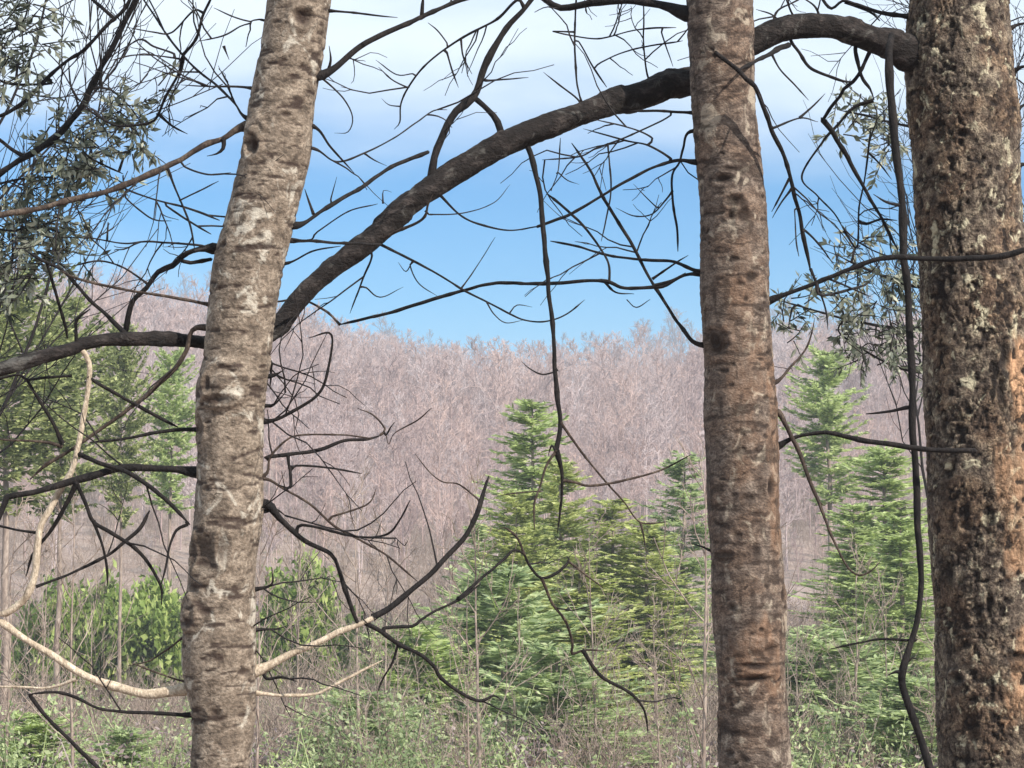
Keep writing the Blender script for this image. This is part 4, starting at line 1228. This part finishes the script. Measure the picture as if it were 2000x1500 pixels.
def evergreen(key, name, label, tx, d, boughs, clusters, ll=(.022, .055), H=6.5, seed=5, w=70):
    rng = np.random.default_rng(seed)
    p = at(tx, 1500, d); z = gz(p[0], p[1]); base = np.array([p[0], p[1], z])
    root = thing(name, label, 'tree', base)
    tm = MB()
    P = np.array([[p[0] + .05 * math.sin(k), p[1] + .04 * math.cos(k * 1.3), z - .2 + (H + .2) * k / 10] for k in range(11)])
    tm.tube(P, np.linspace(w / 2 / F * d, .015, 11), 16)
    obj('trunk', tm.mesh('trunk', M['brown'], base), root)
    samp = []
    for q in np.linspace(-300, 1500, 200): samp.append((tx, q, d, 10.0))
    TR[key] = Tree(root, base, samp, d)
    for (w0, w1, pts, dz, tw) in boughs:
        b(key, w0, w1, pts, 'dark', dz, twigs=tw, name='branch')
    for ci, (cx, cy, rx, ry, n) in enumerate(clusters):
        lm, sm = MB(), MB()
        nb = nearest(TR[key], cx, cy)
        c0 = at(*nb[2][:3])
        c1 = at(cx, cy, nb[2][2])
        if np.linalg.norm(c1 - c0) > .05:
            Q = spline(np.array([c0, (c0 + c1) / 2 + [0, 0, .03], c1]), .03); sm.tube(Q, np.linspace(.006, .003, len(Q)), 5)
        for k in range(n):
            ox, oy = rng.normal(0, .5, 2)
            bp = at(cx + ox * rx, cy + oy * ry, nb[2][2] + rng.normal(0, .12))
            dr = np.array([rng.normal(.1, .8), rng.normal(0, .5), rng.normal(-.15, .7)])
            sprig(lm, sm, rng, bp, dr, rng.uniform(.07, .16), int(rng.integers(10, 18)), ll)
        f = obj('foliage', lm.mesh('foliage', M['everleaf'], base, smooth=False), root, kind='stuff')
        obj('twig', sm.mesh('twig', M['twig'], base), f)

evergreen('EL', 'evergreen_tree', 'narrow leaved evergreen reaching dark boughs into the upper left corner', -170, 7.5,
    [(13, 10, [(-40, 362), (0, 340), (52, 308), (108, 269), (154, 213), (178, 164), (206, 119), (227, 80), (245, 42), (266, 0), (280, -40)], -.1, .25),
     (9, 7, [(-40, 245), (31, 210), (70, 178), (101, 143), (136, 115), (168, 94), (206, 52), (241, 17), (262, -20)], .1, .35),
     (8, 6, [(224, 38), (200, 15), (182, 0), (165, -25)], .02, .3),
     (9, 7, [(50, 308), (21, 290), (0, 273), (-30, 255)], .02, .2),
     (5, 4, [(-20, 362), (35, 350), (91, 346), (120, 352)], .05, .5),
     (6, 5, [(-40, 130), (10, 160), (60, 165), (101, 162)], .1, .5),
     (5, 4, [(108, 272), (150, 285), (180, 310), (240, 340)], .1, .5),
     (5, 4, [(-40, 60), (20, 60), (50, 30), (55, -20)], .1, .5),
     (5, 4, [(-40, 430), (20, 450), (70, 440), (130, 460)], .1, .5),
     (5, 3, [(154, 213), (148, 190), (138, 160), (135, 120)], .1, .3)],
    [(25, 40, 60, 60, 24), (40, 110, 60, 50, 22), (20, 170, 45, 40, 10), (125, 300, 60, 60, 34), (165, 320, 60, 60, 26), (210, 245, 70, 45, 16), (255, 210, 60, 55, 14), (260, 290, 50, 60, 12),
     (40, 440, 80, 50, 30), (90, 470, 70, 60, 26), (25, 510, 60, 50, 22), (130, 500, 50, 50, 10), (60, 370, 60, 40, 10)], seed=5)
evergreen('ER', 'evergreen_tree', 'narrow leaved evergreen whose leafy sprays show between middle trunk and vine', 1905, 8.4,
    [(8, 4, [(1800, 560), (1740, 545), (1680, 520), (1640, 500)], .05, .4), (7, 4, [(1820, 640), (1740, 640), (1660, 625), (1570, 600), (1530, 590)], .1, .4),
     (7, 4, [(1800, 250), (1740, 240), (1690, 225), (1640, 215)], .1, .4), (6, 4, [(1820, 730), (1760, 720), (1700, 690), (1640, 650)], .1, .4)],
    [(1680, 200, 45, 25, 8), (1700, 235, 50, 40, 14), (1735, 285, 35, 30, 8), (1650, 240, 30, 30, 4), (1680, 480, 70, 30, 14), (1740, 530, 40, 40, 16), (1650, 560, 60, 40, 9), (1740, 590, 50, 50, 18), (1560, 590, 40, 30, 9),
     (1540, 640, 30, 40, 7), (1640, 640, 70, 45, 14), (1710, 660, 60, 50, 18), (1745, 720, 40, 40, 9), (1690, 700, 40, 25, 6)], seed=8, w=60, H=5.5)

# ---- bare trees at middle distance whose crowns fill the sky with fine twigs
def mid_tree(px, d, H, r0, label, seed, cb=.3, n=(22, 7, 6), spread=.42, minr=.0035, mat='twig'):
    rng = np.random.default_rng(seed)
    p = at(px, 1200, d); z = gz(p[0], p[1])
    tm, cm = MB(), MB()
    bare_tree(cm, rng, H, r0, cb, n, spread, 4, minr, trunkmb=tm, segs=(6, 4, 3))
    r = thing('bare_tree', label, 'tree', (p[0], p[1], z), 'bare trees standing a little way down the slope')
    obj('trunk', tm.mesh('trunk', M['greystem']), r)
    obj('crown', cm.mesh('crown', M[mat]), r)
mid_tree(1905, 17, 7.6, .06, 'bare tree hidden behind the thick right trunk, only its twigs showing', 33, spread=.32)
mid_tree(-200, 11, 6.6, .05, 'bare tree just outside the left edge reaching fine twigs into the sky', 34, spread=.42)

# ---- saplings and dead stems among the brush
rs = np.random.default_rng(77)
sap_meshes = []
for k in range(4):
    mb = MB(); bare_tree(mb, np.random.default_rng(300 + k), 3.4, .022, .2, (12, 4, 3), .3, 4, .004, segs=(4, 3, 2))
    sap_meshes.append(mb.mesh('bare_sapling', M['brush']))
for k in range(90):
    y = rs.uniform(18, 75); x = rs.uniform(-1, 1) * y * .26
    obj('bare_sapling', sap_meshes[k % 4], None, (x, y, gz(x, y)), rs.uniform(0, 6.28), float(rs.uniform(.6, 1.25)),
        label='thin leafless sapling standing in the brush of the valley', category='sapling', group='thin leafless saplings in the valley brush')

# ------------------------------------------------------------------ air
hz, nt, out = new_mat('air')
pv = nt.nodes.new('ShaderNodeVolumePrincipled')
pv.inputs['Color'].default_value = (.84, .90, 1.0, 1)
pv.inputs['Density'].default_value = .0011
pv.inputs['Anisotropy'].default_value = 0.0
nt.links.new(pv.outputs[0], out.inputs['Volume'])
x0, x1, y0, y1, z0, z1 = -1600, 1600, -450, 2500, -140, 55
V = np.array([[x, y, z] for x in (x0, x1) for y in (y0, y1) for z in (z0, z1)], float)
Fh = np.array([[0, 1, 3, 2], [4, 6, 7, 5], [0, 4, 5, 1], [2, 3, 7, 6], [0, 2, 6, 4], [1, 5, 7, 3]])
obj('haze', mk_mesh('haze', V, Fh, hz, False), kind='stuff')
